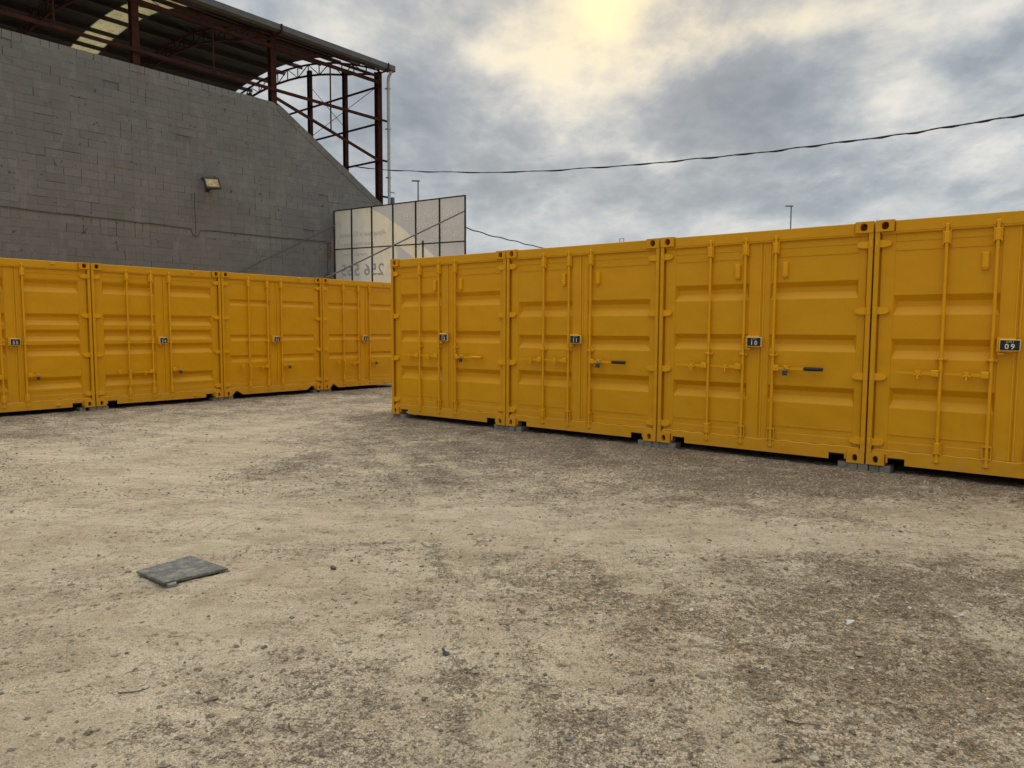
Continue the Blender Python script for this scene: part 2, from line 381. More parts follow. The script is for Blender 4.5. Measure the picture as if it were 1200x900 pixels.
def ground_mat(n, b, out):
    g = geo(n)
    sand = n.new('ShaderNodeAttribute', attribute_name='sand').outputs['Fac']
    rut = n.new('ShaderNodeAttribute', attribute_name='rut').outputs['Fac']
    brown = n.new('ShaderNodeAttribute', attribute_name='brown').outputs['Fac']
    gs = g; ga = n.scale(g, (.62, 1.25, 1))
    d1 = n.noise(ga, 5.0, 9, .70, .5); d2 = n.noise(gs, 24, 8, .76, .3); d3 = n.noise(gs, 110, 4, .75)
    s = n.math('ADD', sand, n.math('MULTIPLY', n.math('SUBTRACT', d1, .5), 2.4))
    s = n.math('ADD', s, n.math('MULTIPLY', n.math('SUBTRACT', d2, .5), 3.4))
    s = n.math('ADD', s, n.math('MULTIPLY', n.math('SUBTRACT', d3, .5), 2.2))
    k = n.ss(s, -.12, .78)
    sandc = n.mix(n.ss(n.noise(gs, 1.1, 4), .35, .65), (.55, .432, .290), (.635, .512, .355))
    gravc = n.mix(n.ss(n.noise(gs, 1.7, 4), .35, .65), (.250, .197, .140), (.325, .262, .192))
    gravc = n.mix(n.math('MULTIPLY', brown, .8), gravc, (.315, .228, .135))
    # individual grains of the gravel
    vc = n.voro(gs, 75, 'F1', 1); vsep = n.new('ShaderNodeSeparateColor'); n.link(vc, vsep.inputs[0])
    gr = n.ramp(vsep.outputs[0], [(0, (.50, .50, .50)), (.5, (.90, .89, .87)), (.9, (1.2, 1.18, 1.12)), (1, (1.9, 1.8, 1.65))])
    vc2 = n.voro(gs, 190, 'F1', 1); vsep2 = n.new('ShaderNodeSeparateColor'); n.link(vc2, vsep2.inputs[0])
    gr2 = n.ramp(vsep2.outputs[1], [(0, (.55, .55, .55)), (.6, (1, 1, 1)), (1, (1.5, 1.45, 1.4))])
    gravc = n.mix(1.0, gravc, gr, 'MULTIPLY'); gravc = n.mix(1.0, gravc, gr2, 'MULTIPLY')
    sg = n.ramp(d3, [(.25, (.72, .70, .66)), (.5, (1, 1, 1)), (.8, (1.16, 1.16, 1.15))])
    sandc = n.mix(1.0, sandc, sg, 'MULTIPLY')
    sandc = n.mix(.5, sandc, n.mix(1.0, sandc, gr2, 'MULTIPLY'))
    c = n.mix(k, gravc, sandc)
    c = n.mix(n.math('MULTIPLY', rut, .62), c, (.56, .45, .295))
    # dark crumbs of damp soil and debris
    cr = n.math('MULTIPLY', n.ss(n.noise(gs, 19, 8, .80), .545, .59), n.ss(n.noise(ga, 2.6, 7, .72), .38, .55))
    c = n.mix(n.math('MULTIPLY', cr, .72), c, (.125, .088, .050))
    # scrape marks left by wheels and rain, running two ways
    for rot_, sc_a, th_ in ((.35, (1.6, 22, 1), .60), (-1.25, (1.4, 26, 1), .61)):
        mp = n.new('ShaderNodeMapping'); n.link(g, mp.inputs[0]); mp.inputs['Rotation'].default_value = (0, 0, rot_)
        sn = n.noise(n.scale(mp.outputs[0], sc_a), 1.0, 5, .65, .3)
        sm_ = n.math('MULTIPLY', n.ss(sn, th_, th_+.06), n.ss(n.noise(gs, 1.3, 4), .45, .60))
        c = n.mix(n.math('MULTIPLY', sm_, .6), c, (.17, .13, .085))
        sl_ = n.math('MULTIPLY', n.ss(sn, 1-th_, .94-th_), n.ss(n.noise(gs, 1.3, 4), .42, .60))
        c = n.mix(n.math('MULTIPLY', sl_, .5), c, (.60, .49, .33))
    film = n.ramp(n.noise(ga, 3.2, 10, .78, .6), [(.30, (.62, .585, .54)), (.47, (.90, .885, .86)), (.56, (1.03, 1.03, 1.02)), (.72, (1.14, 1.14, 1.14))])
    c = n.mix(1.0, c, film, 'MULTIPLY')
    cr2 = n.math('MULTIPLY', n.ss(n.noise(ga, 75, 5, .8), .57, .66), n.ss(n.noise(gs, 6, 5, .65), .40, .58))
    c = n.mix(n.math('MULTIPLY', cr2, .7), c, (.14, .10, .06))
    n.link(c, b.inputs['Base Color']); b.inputs['Roughness'].default_value = .95; b.inputs['Specular IOR Level'].default_value = .15
    vd = n.voro(gs, 75, 'F1', 0); vd2 = n.voro(gs, 28, 'F1', 0)
    inv = n.math('SUBTRACT', 1.0, k)
    h = n.math('ADD', n.math('MULTIPLY', n.math('SUBTRACT', .6, vd), n.math('MULTIPLY', inv, .6)), n.math('MULTIPLY', d2, .9))
    h = n.math('ADD', h, n.math('MULTIPLY', d3, .6)); h = n.math('ADD', h, n.math('MULTIPLY', n.ss(vd2, .05, .35, 1.0, 0.0), n.math('MULTIPLY', inv, .35)))
    bump(n, b, h, .95, .020)
M_ground = mat('dusty_gravel_ground', ground_mat)
def stone_mat(n, b, out):
    t = n.new('ShaderNodeAttribute', attribute_name='tint').outputs['Fac']
    c = n.ramp(t, [(0, (.10, .075, .052)), (.25, (.19, .145, .098)), (.6, (.33, .255, .172)), (.85, (.44, .36, .255)), (1, (.60, .54, .44))])
    q = n.noise(geo(n), 120, 3); c = n.mix(n.math('MULTIPLY', q, .3), c, (.30, .24, .16))
    n.link(c, b.inputs['Base Color']); b.inputs['Roughness'].default_value = .9
M_stone = mat('gravel_stone', stone_mat)
M_stone2 = mat('pale_stone', simple((.30, .265, .21), .9, 0, .25, 60))
M_white = mat('white_rubble', simple((.52, .47, .38), .9, 0, .25, 60))
M_tar = mat('dark_lump', simple((.03, .03, .032), .6, 0, .3, 60))
M_twig = mat('dry_twig', simple((.09, .06, .035), .9, 0, .3, 60))
M_stone1 = mat('brown_stone', simple((.17, .125, .085), .9, 0, .25, 60))

# ------------------------------------------------------------------ site frames (metres)
ST = 2.4686
OR = Vector((-2.03889, 12.25154, .1034)); eR = Vector((.79227387, -.61016565, 0)); SLR = .0022
OL = Vector((-7.56188, 13.12410, .1026)); eL = Vector((.63980134, .76854033, 0)); SLL = .0013
def frame(O, e):
    y = Vector((-e.y, e.x, 0))
    M_ = Matrix.Identity(4)
    for i in range(3): M_[i][0] = e[i]; M_[i][1] = y[i]; M_[i][3] = O[i]
    return M_
FR = frame(OR, eR); FL = frame(OL, eL)
WALL_D = 6.35
FW = frame(OL - Vector((eL.y, -eL.x, 0)) * WALL_D - Vector((0, 0, OL.z)), eL)    # wall frame: x along wall, y away from camera, z from ground

# ------------------------------------------------------------------ ground
SAND = [(-2.96,5.49,1.97,3.31,0.50),(-1.45,3.41,1.24,0.89,0.35),(-1.73,2.61,0.45,0.34,0.25),(-3.70,10.37,2.83,1.88,0.45),(-0.13,2.80,0.31,0.53,0.25),(1.34,5.55,1.88,0.49,0.75),(-0.21,6.05,0.58,1.18,0.25),(2.97,6.19,0.45,0.30,0.50),(0.51,7.06,0.59,0.55,0.30),(-4.76,8.33,1.97,1.37,0.30),(2.70,5.34,0.97,0.31,0.30),(0.41,3.34,0.24,0.36,0.20),(1.92,4.41,0.43,0.22,0.15),(-1.02,4.22,0.71,0.58,0.30),(0.31,2.46,0.18,0.31,0.25),(-2.61,8.11,0.53,1.14,-0.80),(-1.29,7.23,0.60,0.49,-0.80),(-0.92,9.67,1.27,1.47,-0.70),(0.21,4.24,0.67,0.51,-0.45),(0.83,3.09,0.87,0.64,-0.35),(2.25,4.12,0.90,1.33,-0.35),(-0.65,3.62,0.26,0.30,-0.55),(-0.72,2.56,0.28,0.12,-0.40),(2.12,7.09,2.14,0.63,-0.50),(-2.36,3.60,0.26,0.21,-0.25),(-1.05,4.88,0.41,0.34,-0.50),(0.15,3.01,0.22,0.37,-0.35),(1.76,2.69,0.40,0.36,-0.25),(-1.53,3.83,0.28,0.14,-0.35),(-1.58,5.07,0.36,0.24,-0.50),(-2.24,3.07,0.19,0.15,-0.30),(1.08,9.04,1.52,0.89,-0.50),(-2.32,10.85,0.90,1.28,-0.50),(-3.41,6.80,0.40,0.29,-0.30),(-1.30,13.75,0.98,1.46,-0.30)]
# tyre tracks: polyline, width, strength
TR = [([(.02,1.2),(.01,2.46),(-.19,4.1),(-.6,6.2),(-1.6,9),(-3.4,13)], .22, 1.0),
      ([(-.36,1.2),(-.36,2.46),(-.49,4.09),(-.95,6.1),(-2.1,8.8),(-4.2,12.6)], .20, .5),
      ([(.85,1.2),(.86,2.46),(.92,3.63),(.6,5.2),(-.3,7.4),(-1.6,10)], .24, .8),
      ([(2.2,2.0),(2.5,3.6),(2.9,5.6),(3.1,6.2),(3.6,6.7)], .24, .6),
      ([(-4.2,4.4),(-2.4,5.0),(-.2,5.6),(1.6,5.7),(3.4,5.2),(6,4.1)], .30, .9),
      ([(-5.5,6.2),(-3.0,7.0),(-.2,7.1),(1.6,6.7),(3.8,5.6)], .26, .6),
      ([(-1.4,3.4),(-.4,4.3),(.24,4.9),(1.1,5.7),(2.2,7.0)], .18, .8)]
def track_eval(x, y):
    rut = np.zeros_like(x); rib = np.zeros_like(x); flank = np.zeros_like(x)
    for pts, wd, st in TR:
        best = np.full_like(x, 9.0); al = np.zeros_like(x); acc = 0.0
        for (ax, ay), (bx, by) in zip(pts[:-1], pts[1:]):
            L = math.hypot(bx-ax, by-ay); tx, ty = (bx-ax)/L, (by-ay)/L
            t = np.clip((x-ax)*tx + (y-ay)*ty, 0, L)
            dx = x-ax-t*tx; dy = y-ay-t*ty; d = np.hypot(dx, dy); sgn = np.sign(dx*ty-dy*tx)
            mk = d < np.abs(best); best = np.where(mk, d*sgn, best); al = np.where(mk, acc+t, al); acc += L
        inside = 1/(1+np.exp((np.abs(best)-wd/2)/.018))
        gate = np.clip((vnoise(x, y, .9, 5)+vnoise(x, y, 2.7, 8)*.5+.22)*3.0, 0, 1)*st*np.clip(1.5-y/8.0, .22, 1)
        rut = np.maximum(rut, inside*gate)
        flank = np.maximum(flank, np.exp(-((np.abs(best)-wd*.72)/.07)**2)*gate)
        rib += inside*gate*(np.sin((al + np.abs(best)*.9)*2*math.pi/.062))
    return rut, rib, flank
def near_rows(x, y):
    a = (x-OR.x)*eR.y - (y-OR.y)*eR.x        # distance in front of the right row (toward camera positive)
    sR = (x-OR.x)*eR.x + (y-OR.y)*eR.y
    b = (x-OL.x)*eL.y - (y-OL.y)*eL.x
    return a, sR, b
def ground_fields(x, y):
    a, sR, b = near_rows(x, y)
    wx = x + vnoise(x, y, .9, 1)*.7; wy = y + vnoise(x, y, .9, 2)*.7
    sand = np.full_like(x, .46)
    for cx_, cy_, rx, ry, k in SAND:
        sand += .62*k*np.exp(-((wx-cx_)/(rx*1.15))**2-((wy-cy_)/(ry*1.15))**2)
    sand += vnoise(x, y, .5, 3)*.35 + vnoise(x*.6+y*.3, y, 1.4, 4)*.5 + vnoise(x, y*.8, 3.5, 6)*.45
    ga = np.where(sR > -.6, np.exp(-np.maximum(a, 0)/1.0)*(a > -7), 0); gb = np.exp(-np.maximum(b, 0)/.9)
    sand -= .55*ga + .45*gb
    brown = np.clip((x*.5 + .2 + vnoise(x, y, .8, 9)*1.4), 0, 1) * np.clip(1.3 - y*.12, 0, 1)
    rut, rib, flank = track_eval(x, y)
    sand += .25*rut - .30*flank
    flat = np.clip(np.minimum(np.where(sR > -.8, a, 9), b)/1.2, .12, 1)
    flat = np.where((a < 0) & (sR > -.8) | (b < 0), .12, flat)
    lowf = vnoise(x, y, .35, 11)*.05 + vnoise(x, y, 1.1, 12)*.022
    h = flat*lowf + vnoise(x, y, 3.1, 13)*.012 + vnoise(x, y, 7.5, 14)*.008*(1.2-np.clip(sand, 0, 1)*.6)
    hf = vnoise(x, y, 17, 15)*.008 + vnoise(x, y, 33, 16)*.0062
    h += hf*(1.55-np.clip(sand, 0, 1))*np.clip(1.4-rut, .3, 1.4) - rut*.010 + rib*.0085
    h -= .006
    h += .042*np.clip(1.6-np.minimum(np.where(sR > -.8, np.abs(a), 9), np.abs(b)), 0, 1)
    return h, np.clip(sand, -.3, 1.3), np.clip(rut*.70+rib*.65, 0, 1), brown
def axis(spans):
    out = [spans[0][0]]
    for a_, b_, d0, d1 in spans:
        p = a_; L = b_-a_
        while p < b_-1e-6:
            p += d0 + (d1-d0)*min(1, (p-a_)/L)
            out.append(min(p, b_))
    return np.array(out)
xs = axis([(-400, -20, 120, 20), (-20, -9, 1.0, .12), (-9, -3, .10, .03), (-3, 3.2, .0155, .0155), (3.2, 9, .03, .10), (9, 20, .12, 1), (20, 400, 20, 120)])
ys = axis([(-60, -2, 20, 2), (-2, 2.0, .5, .06), (2.0, 4.5, .013, .017), (4.5, 9, .017, .035), (9, 22, .035, .12), (22, 40, .3, 2), (40, 900, 20, 200)])
X, Y = np.meshgrid(xs, ys); nx, ny = len(xs), len(ys)
Hh, Sd, Rt, Bn = ground_fields(X.ravel(), Y.ravel())
far = np.clip((np.maximum(np.abs(X.ravel())-16, Y.ravel()-26))/8, 0, 1); Hh = Hh*(1-far)
co = np.empty((nx*ny, 3), np.float32); co[:, 0] = X.ravel(); co[:, 1] = Y.ravel(); co[:, 2] = Hh
ii = (np.arange(ny-1)[:, None]*nx + np.arange(nx-1)[None, :]).ravel()
quads = np.stack([ii, ii+1, ii+1+nx, ii+nx], 1).astype(np.int32)
def np_mesh(name, co, faces, mats, attrs=None, smooth=True):
    me = bpy.data.meshes.new(name); k = faces.shape[1]
    me.vertices.add(len(co)); me.vertices.foreach_set('co', np.ascontiguousarray(co, np.float32).ravel())
    me.loops.add(faces.size); me.loops.foreach_set('vertex_index', faces.astype(np.int32).ravel())
    me.polygons.add(len(faces)); me.polygons.foreach_set('loop_start', np.arange(0, faces.size, k, dtype=np.int32))
    me.polygons.foreach_set('use_smooth', np.full(len(faces), smooth))
    me.materials.append(mats); me.update(calc_edges=True)
    for nm, v in (attrs or {}).items():
        a_ = me.attributes.new(nm, 'FLOAT', 'POINT'); a_.data.foreach_set('value', np.ascontiguousarray(v, np.float32))
    return me
gme = np_mesh('ground', co, quads, M_ground, {'sand': Sd, 'rut': Rt, 'brown': Bn})
obj('ground', gme, kind='structure')
print('ground verts', nx, ny, nx*ny)

# loose stones
def ico(sub):
    bm = bmesh.new(); bmesh.ops.create_icosphere(bm, subdivisions=sub, radius=1.0)
    v = np.array([p.co[:] for p in bm.verts]); f = np.array([[q.index for q in p.verts] for p in bm.faces]); bm.free(); return v, f
def stones(nm, cnt, yr, rmin, rmax, sub, dens_pow):
    v, f = ico(sub); k = len(v)
    y = yr[0] + (yr[1]-yr[0])*rng.random(cnt*4)**dens_pow
    x = (rng.random(cnt*4)*2-1)*(y*.78+.6)
    h, s, rt, _ = ground_fields(x, y); a, sR, b = near_rows(x, y)
    keep = (rng.random(len(x)) < np.clip(1.15-s, .10, 1)*np.clip(1.2-rt, .1, 1)) & ~((a < .05) & (sR > -.1)) & (b > .05)
    x, y, h, s = x[keep][:cnt], y[keep][:cnt], h[keep][:cnt], s[keep][:cnt]; c = len(x)
    r = rmin*(rmax/rmin)**(rng.random(c)**2.2)
    rs = rng.random((c, 3))*.7+.65; rs[:, 2] *= .7
    th = rng.random(c)*6.283; ct, st_ = np.cos(th), np.sin(th)
    jit = 1+(rng.random((c, k))-.5)*.7
    P_ = v[None]*jit[..., None]*rs[:, None]*r[:, None, None]
    Q = np.empty_like(P_)
    Q[..., 0] = P_[..., 0]*ct[:, None]-P_[..., 1]*st_[:, None]+x[:, None]; Q[..., 1] = P_[..., 0]*st_[:, None]+P_[..., 1]*ct[:, None]+y[:, None]
    Q[..., 2] = P_[..., 2]+(h-r*.05)[:, None]
    F_ = (f[None]+(np.arange(c)*k)[:, None, None]).reshape(-1, 3)
    t = np.clip(np.where(rng.random(c) < .55, rng.normal(.22, .12, c), rng.normal(.68, .13, c)), 0, .93); t = np.where(rng.random(c) < .006, 1.0, t)
    me = np_mesh(nm, Q.reshape(-1, 3), F_, M_stone, {'tint': np.repeat(t, k)}, smooth=False)
    return me
gravel = stones('gravel', 34000, (1.6, 8), .0022, .0105, 1, 1.5)
obj('gravel', gravel, kind='stuff', label='loose small gravel scattered over the dusty ground')
obj('pebbles', stones('pebbles', 1500, (2.0, 8.5), .009, .019, 2, 1.6), kind='stuff', label='larger loose pebbles lying on the yard ground')
obj('gravel', stones('gravel_far', 14000, (6.5, 17), .005, .016, 1, 1.0), kind='stuff', label='loose grey gravel in front of the container rows')

def gz(x, y): return float(ground_fields(np.array([x]), np.array([y]))[0][0])
def lump(name, x, y, r, sc3, mt, label, cat='stone', seed=0, rough=.9):
    v, f = ico(3); g2 = np.random.default_rng(seed)
    jl = np.array([g2.random()]*len(v)); dirs = g2.normal(size=(9, 3)); dirs /= np.linalg.norm(dirs, axis=1)[:, None]
    sh = 1-rough*sum(np.maximum(0, v@d-.42) for d in dirs)
    p = v*sh[:, None]*np.array(sc3)*r*(1+(g2.random(len(v))-.5)*.12)[:, None]
    me = np_mesh(name, p, f, mt, None, smooth=False)
    return thing(name, label, cat, Matrix.Translation((x, y, gz(x, y)+r*sc3[2]*.22)) @ Matrix.Rotation(seed*1.3, 4, 'Z'), me=me)
lump('rubble_piece', 1.811, 3.772, .042, (1.5, .9, .55), M_white, 'small white piece of rubble lying right of centre on the brown ground', 'rubble', 3)
lump('rubble_piece', 2.452, 3.848, .026, (1.7, .6, .5), M_white, 'thin pale chip of rubble near the right edge of the yard', 'rubble', 5)
lump('dark_lump', -.319, 3.375, .028, (1.6, 1, .6), M_tar, 'black crumpled lump on the sand below the centre of the yard', 'debris', 4)
lump('stone', -1.148, 4.585, .030, (1.1, .9, .9), M_stone1, 'brown round stone on the sand to the right of the grey slab', 'stone', 6)
for i, (x, y, r, tx) in enumerate([(.62, 3.10, .022, 'grey flat pebble in the brown gravel below centre right'), (1.02, 2.98, .024, 'pale stone right of the tyre track in the foreground'),
        (-1.06, 2.74, .020, 'light pebble beside a darker one near the bottom left'), (.24, 2.66, .026, 'dark brown stone at the bottom centre of the picture'),
        (-.36, 2.95, .018, 'brown pebble on the sand between the two tyre tracks'), (1.55, 3.25, .024, 'rounded grey stone on the brown soil in the right foreground'),
        (-.02, 3.65, .020, 'pale grey pebble above the tyre track in the middle'), (.86, 5.0, .028, 'brown stone in the middle of the light sandy track'),
        (-1.83, 3.35, .018, 'tan pebble on bare sand left of the slab corner')]):
    lump('stone', x, y, r, (1.2, .9, .7), [M_stone1, M_stone2][i % 2], tx, 'stone', 10+i)
def twig(x, y, ang, L, label, bend=.15):
    mb = MB(); pts = []
    for i in range(9):
        t = i/8-.5; px = x+math.cos(ang)*t*L - math.sin(ang)*bend*L*(t*t); py = y+math.sin(ang)*t*L+math.cos(ang)*bend*L*(t*t)+random.uniform(-.004, .004)
        pts.append((px-x, py-y, gz(px, py)+.006))
    mb.tube(pts, [.0035-.0002*i for i in range(9)], 5)
    thing('twig', label, 'twig', Matrix.Translation((x, y, 0)), me=mb.mesh('twig', M_twig))
twig(1.156, 2.76, -.25, .13, 'dark straight twig on the brown ground at the bottom right')
twig(-.86, 2.72, -1.0, .10, 'pale bent twig near the bottom left of the yard', .3)
twig(.99, 2.52, .1, .08, 'short dark twig at the bottom edge right of the tyre track')
twig(-1.62, 3.0, .4, .12, 'thin curved twig in the left foreground sand')

# ------------------------------------------------------------------ grey slab propped on a stub of concrete
c = [Vector((-2.374, 4.481)), Vector((-2.186, 4.827)), Vector((-1.823, 4.552)), Vector((-2.086, 4.242))]
mb = MB(); th = .022
zc = [.008, -.002, .004, .020]
g0 = [gz(q.x, q.y) for q in c]
def inner(f):
    ce = sum(c, Vector((0, 0)))/4; return [(ce + (q-ce)*f) for q in c]
ci = inner(.985)
vsl = [(q.x, q.y, .010+z) for q, z in zip(ci, zc)] + [(q.x, q.y, .008+z) for q, z in zip(c, zc)] + [(q.x, q.y, z-.006) for q, z in zip(c, zc)]
fsl = [(0, 3, 2, 1), (8, 9, 10, 11)] + [(i, i+4, (i+1) % 4+4, (i+1) % 4) for i in range(4)] + [(i+4, i+8, (i+1) % 4+8, (i+1) % 4+4) for i in range(4)]
ce = sum(c, Vector((0, 0)))/4
mb.add([(a-ce.x, b-ce.y, z) for a, b, z in vsl], fsl)
sb = thing('stone_slab', 'flat dark grey square slab lying propped at one corner on the sandy ground', 'slab', Matrix.Translation((ce.x, ce.y, 0)), me=mb.mesh('stone_slab', M_slab))
mb = MB(); mb.cbox(-.026, .026, -.024, .024, -.03, .022, .005)
thing('concrete_stub', 'small grey concrete stub under the front corner of the dark slab', 'concrete stub', Matrix.Translation((-2.055, 4.275, -.006)) @ Matrix.Rotation(.5, 4, 'Z'), me=mb.mesh('concrete_stub', M_paver))

# ------------------------------------------------------------------ containers
W_, H_, L_ = 2.438, 2.591, 6.058
BANDS = {'A': [(2.01, 1.80), (1.41, 1.222), (.822, .61)], 'B': [(1.835, 1.617), (1.356, 1.162), (.839, .628)],
         'C': [(1.985, 1.79), (1.39, 1.20), (.806, .612)], 'D': [(1.81, 1.60), (1.352, 1.142), (.834, .617)],
         'E': [(2.255, 2.045), (1.677, 1.478), (1.399, 1.200), (1.138, .938), (.569, .368)],
         'F': [(2.035, 1.90), (1.292, 1.160), (.856, .705)]}
DY = .046           # door face behind the casting face
def door_panel(key, x0, x1, px0, px1, z0, z1):
    bands = BANDS[key]; dep = .046 if key != 'F' else .026
    def f():
        mb = MB(); y = DY+.006
        # one pressed sheet: flat between bands, a sloping recess in each band
        zs = z1
        for top, bot in bands:
            mb.add([(px0, y, top), (px1, y, top), (px1, y, zs), (px0, y, zs)], [(0, 1, 2, 3)])
            h = top-bot; t1 = top-h*.30; t2 = bot+h*.42; e = .030
            mb.add([(px0, y, bot), (px1, y, bot), (px1, y, top), (px0, y, top), (px0+e, y+dep, t2), (px1-e, y+dep, t2), (px1-e, y+dep, t1), (px0+e, y+dep, t1)],
                   [(0, 1, 5, 4), (1, 2, 6, 5), (2, 3, 7, 6), (3, 0, 4, 7), (4, 5, 6, 7)])
            zs = bot
        mb.add([(px0, y, z0), (px1, y, z0), (px1, y, zs), (px0, y, zs)], [(0, 1, 2, 3)])
        # folded weld seams
        for zz in ((z1-.0), ) if key == 'F' else (2.275, .335):
            mb.box(px0+.005, px1-.005, y-.006, y+.002, zz-.004, zz+.004)
        mb.box(px0, px1, y+dep+.004, y+dep+.012, z0, z1)
        return mb.mesh('panel', M_yel)
    return cached(('panel', key, x0, px1), f)
def door_frame(x0, x1, px0, px1, z0, z1):
    def f():
        mb = MB(); y = DY; pz0, pz1 = z0+.09, z1-.09
        mb.cbox(x0, px0, y, y+.05, z0, z1, .004); mb.cbox(px1, x1, y, y+.05, z0, z1, .004)
        mb.cbox(px0, px1, y+.001, y+.05, z0, pz0, .004); mb.cbox(px0, px1, y+.001, y+.05, pz1, z1, .004)
        return mb.mesh('door', M_yel)
    return cached(('dframe', x0, px1), f)
def bar_me(mb_only=False):
    def f():
        mb = MB(); y = .018
        mb.tube([(0, y, .10), (0, y, 2.50)], .0165, 10)
        mb.cbox(-.020, .020, y-.014, y+.03, 2.475, 2.512, .005)        # top cam
        mb.box(-.034, .034, y+.006, y+.030, 2.462, 2.474); mb.box(-.038, -.026, y-.008, y+.028, 2.474, 2.50); mb.box(.026, .038, y-.008, y+.028, 2.474, 2.50)
        mb.cbox(-.020, .020, y-.014, y+.03, .082, .118, .005)
        mb.box(-.034, .034, y+.006, y+.030, .120, .132); mb.box(-.038, -.026, y-.008, y+.028, .092, .120); mb.box(.026, .038, y-.008, y+.028, .092, .120)
        return mb.mesh('locking_bar', M_yel2)
    return cached('bar', f)
def guide_me(kind):
    def f():
        mb = MB(); y = .018
        if kind == 'long':
            mb.cbox(-.024, .024, y-.021, y+.004, -.06, .06, .006)
            for sx in (-1, 1):
                mb.box(sx*.030-.006, sx*.030+.006, y-.004, y+.03, -.072, .072)
                for zz in (-.058, 0, .058): mb.tube([(sx*.036, y+.004, zz), (sx*.036, y-.008, zz)], .006, 6)
        elif kind == 'loop':
            for zz in (-.062, .062): mb.box(-.040, .040, y-.016, y+.03, zz-.006, zz+.006)
            for sx in (-1, 1): mb.box(sx*.038-.004, sx*.038+.004, y-.010, y+.004, -.062, .062)
        else:
            mb.cbox(-.022, .022, y-.022, y+.006, -.012, .012, .004)
            for sx in (-1, 1):
                mb.cbox(sx*.036-.015, sx*.036+.015, y+.008, y+.03, -.014, .014, .003)
                mb.tube([(sx*.040, y+.010, 0), (sx*.040, y-.004, 0)], .007, 6)
        return mb.mesh('bar_guide', M_yel2)
    return cached(('guide', kind), f)
def hinge_me(side):
    def f():
        mb = MB(); sgn = 1 if side == 'l' else -1
        prof = [(.012, -.038), (.095, -.038), (.138, -.026), (.152, -.012), (.152, .012), (.138, .026), (.095, .038), (.012, .038)]
        pr = [(x*sgn, z) for x, z in prof]
        if sgn < 0: pr = pr[::-1]
        mb.prism(pr, .016, .046)
        mb.tube([(sgn*.030, .022, -.052), (sgn*.030, .022, .052)], .013, 8)
        mb.cbox(min(sgn*.004, sgn*.026), max(sgn*.004, sgn*.026), -.002, .05, -.034, .034, .003)
        return mb.mesh('hinge', M_yel2)
    return cached(('hinge', side), f)
def handle_me(L, sgn, grip):
    def f():
        mb = MB(); y = -.012
        mb.cbox(min(.0, sgn*.058)-.004, max(.0, sgn*.058)+.004, y-.010, y+.030, -.034, .034, .006)      # hub plate
        mb.tube([(sgn*.028, y-.014, 0), (sgn*.028, y-.004, 0)], .011, 8)
        a, b = sgn*.045, sgn*(L*.55)
        pr = [(a, -.019), (b, -.014), (sgn*L, -.007), (sgn*L, .006), (b, .012), (a, .017)]
        if sgn < 0: pr = pr[::-1]
        if grip: pr = [(a, -.017), (sgn*L, -.016), (sgn*L, .014), (a, .015)]
        if grip and sgn < 0: pr = pr[::-1]
        mb.prism(pr, y-.004, y+.008)
        return mb.mesh('handle', M_yel2)
    return cached(('handle', L, sgn, grip), f)
def grip_me(L0, L1, m_):
    return cached(('grip', L0, L1, m_.name), lambda: MB().tube([(L0, -.012, 0), (L0+.006, -.012, 0), (L1-.006, -.012, 0), (L1, -.012, 0)], [.016, .022, .022, .016], 10).mesh('grip', m_))
def retainer_me():
    def f():
        mb = MB(); y = .0
        mb.tube([(0, .046, 0), (0, -.022, 0)], .010, 8)
        mb.cbox(-.024, .024, -.028, -.016, -.024, .024, .005)
        for a in (90, 30, 150, 270, 210, 330):
            t = math.radians(a); l = .062 if a in (90, 270) else .042
            mb.bar((math.cos(t)*.012, -.020, math.sin(t)*.012), (math.cos(t)*l, -.032, math.sin(t)*l), .013, .009, (0, 1, 0))
        pts = [(.022*math.cos(t), .0, -.035-.022*math.sin(t)) for t in [i*math.pi/8 for i in range(-2, 11)]]
        mb.tube(pts, .0035, 5)
        return mb.mesh('handle_retainer', M_yel2)
    return cached('retainer', f)
def casting_me(top, left):
    def f():
        mb = MB(); w, h, d = .178, .118, .162
        ow = []; iw = []; k = 16
        cx_ = w/2 + (.004 if left else -.004); cz = h/2
        rx, rz = (.036, .040) if top else (.026, .038)
        for i in range(k):
            t = 2*math.pi*(i+.5)/k; cx, sz = math.cos(t), math.sin(t); q = 1/max(abs(cx)/(w/2), abs(sz)/(h/2))
            ow.append((w/2+cx*q, h/2+sz*q)); iw.append((cx_+rx*(abs(cx)**.8)*math.copysign(1, cx), cz+rz*(abs(sz)**.8)*math.copysign(1, sz)))
        # exact corners: snap the samples nearest to each
        for cxn, czn in ((0, 0), (w, 0), (w, h), (0, h)):
            j = min(range(k), key=lambda q: (ow[q][0]-cxn)**2+(ow[q][1]-czn)**2); ow[j] = (cxn, czn)
        mb.ring(ow, iw, -.006, d, .155)
        return mb.mesh('corner_casting', M_yel)
    return cached(('cast', top, left), f)
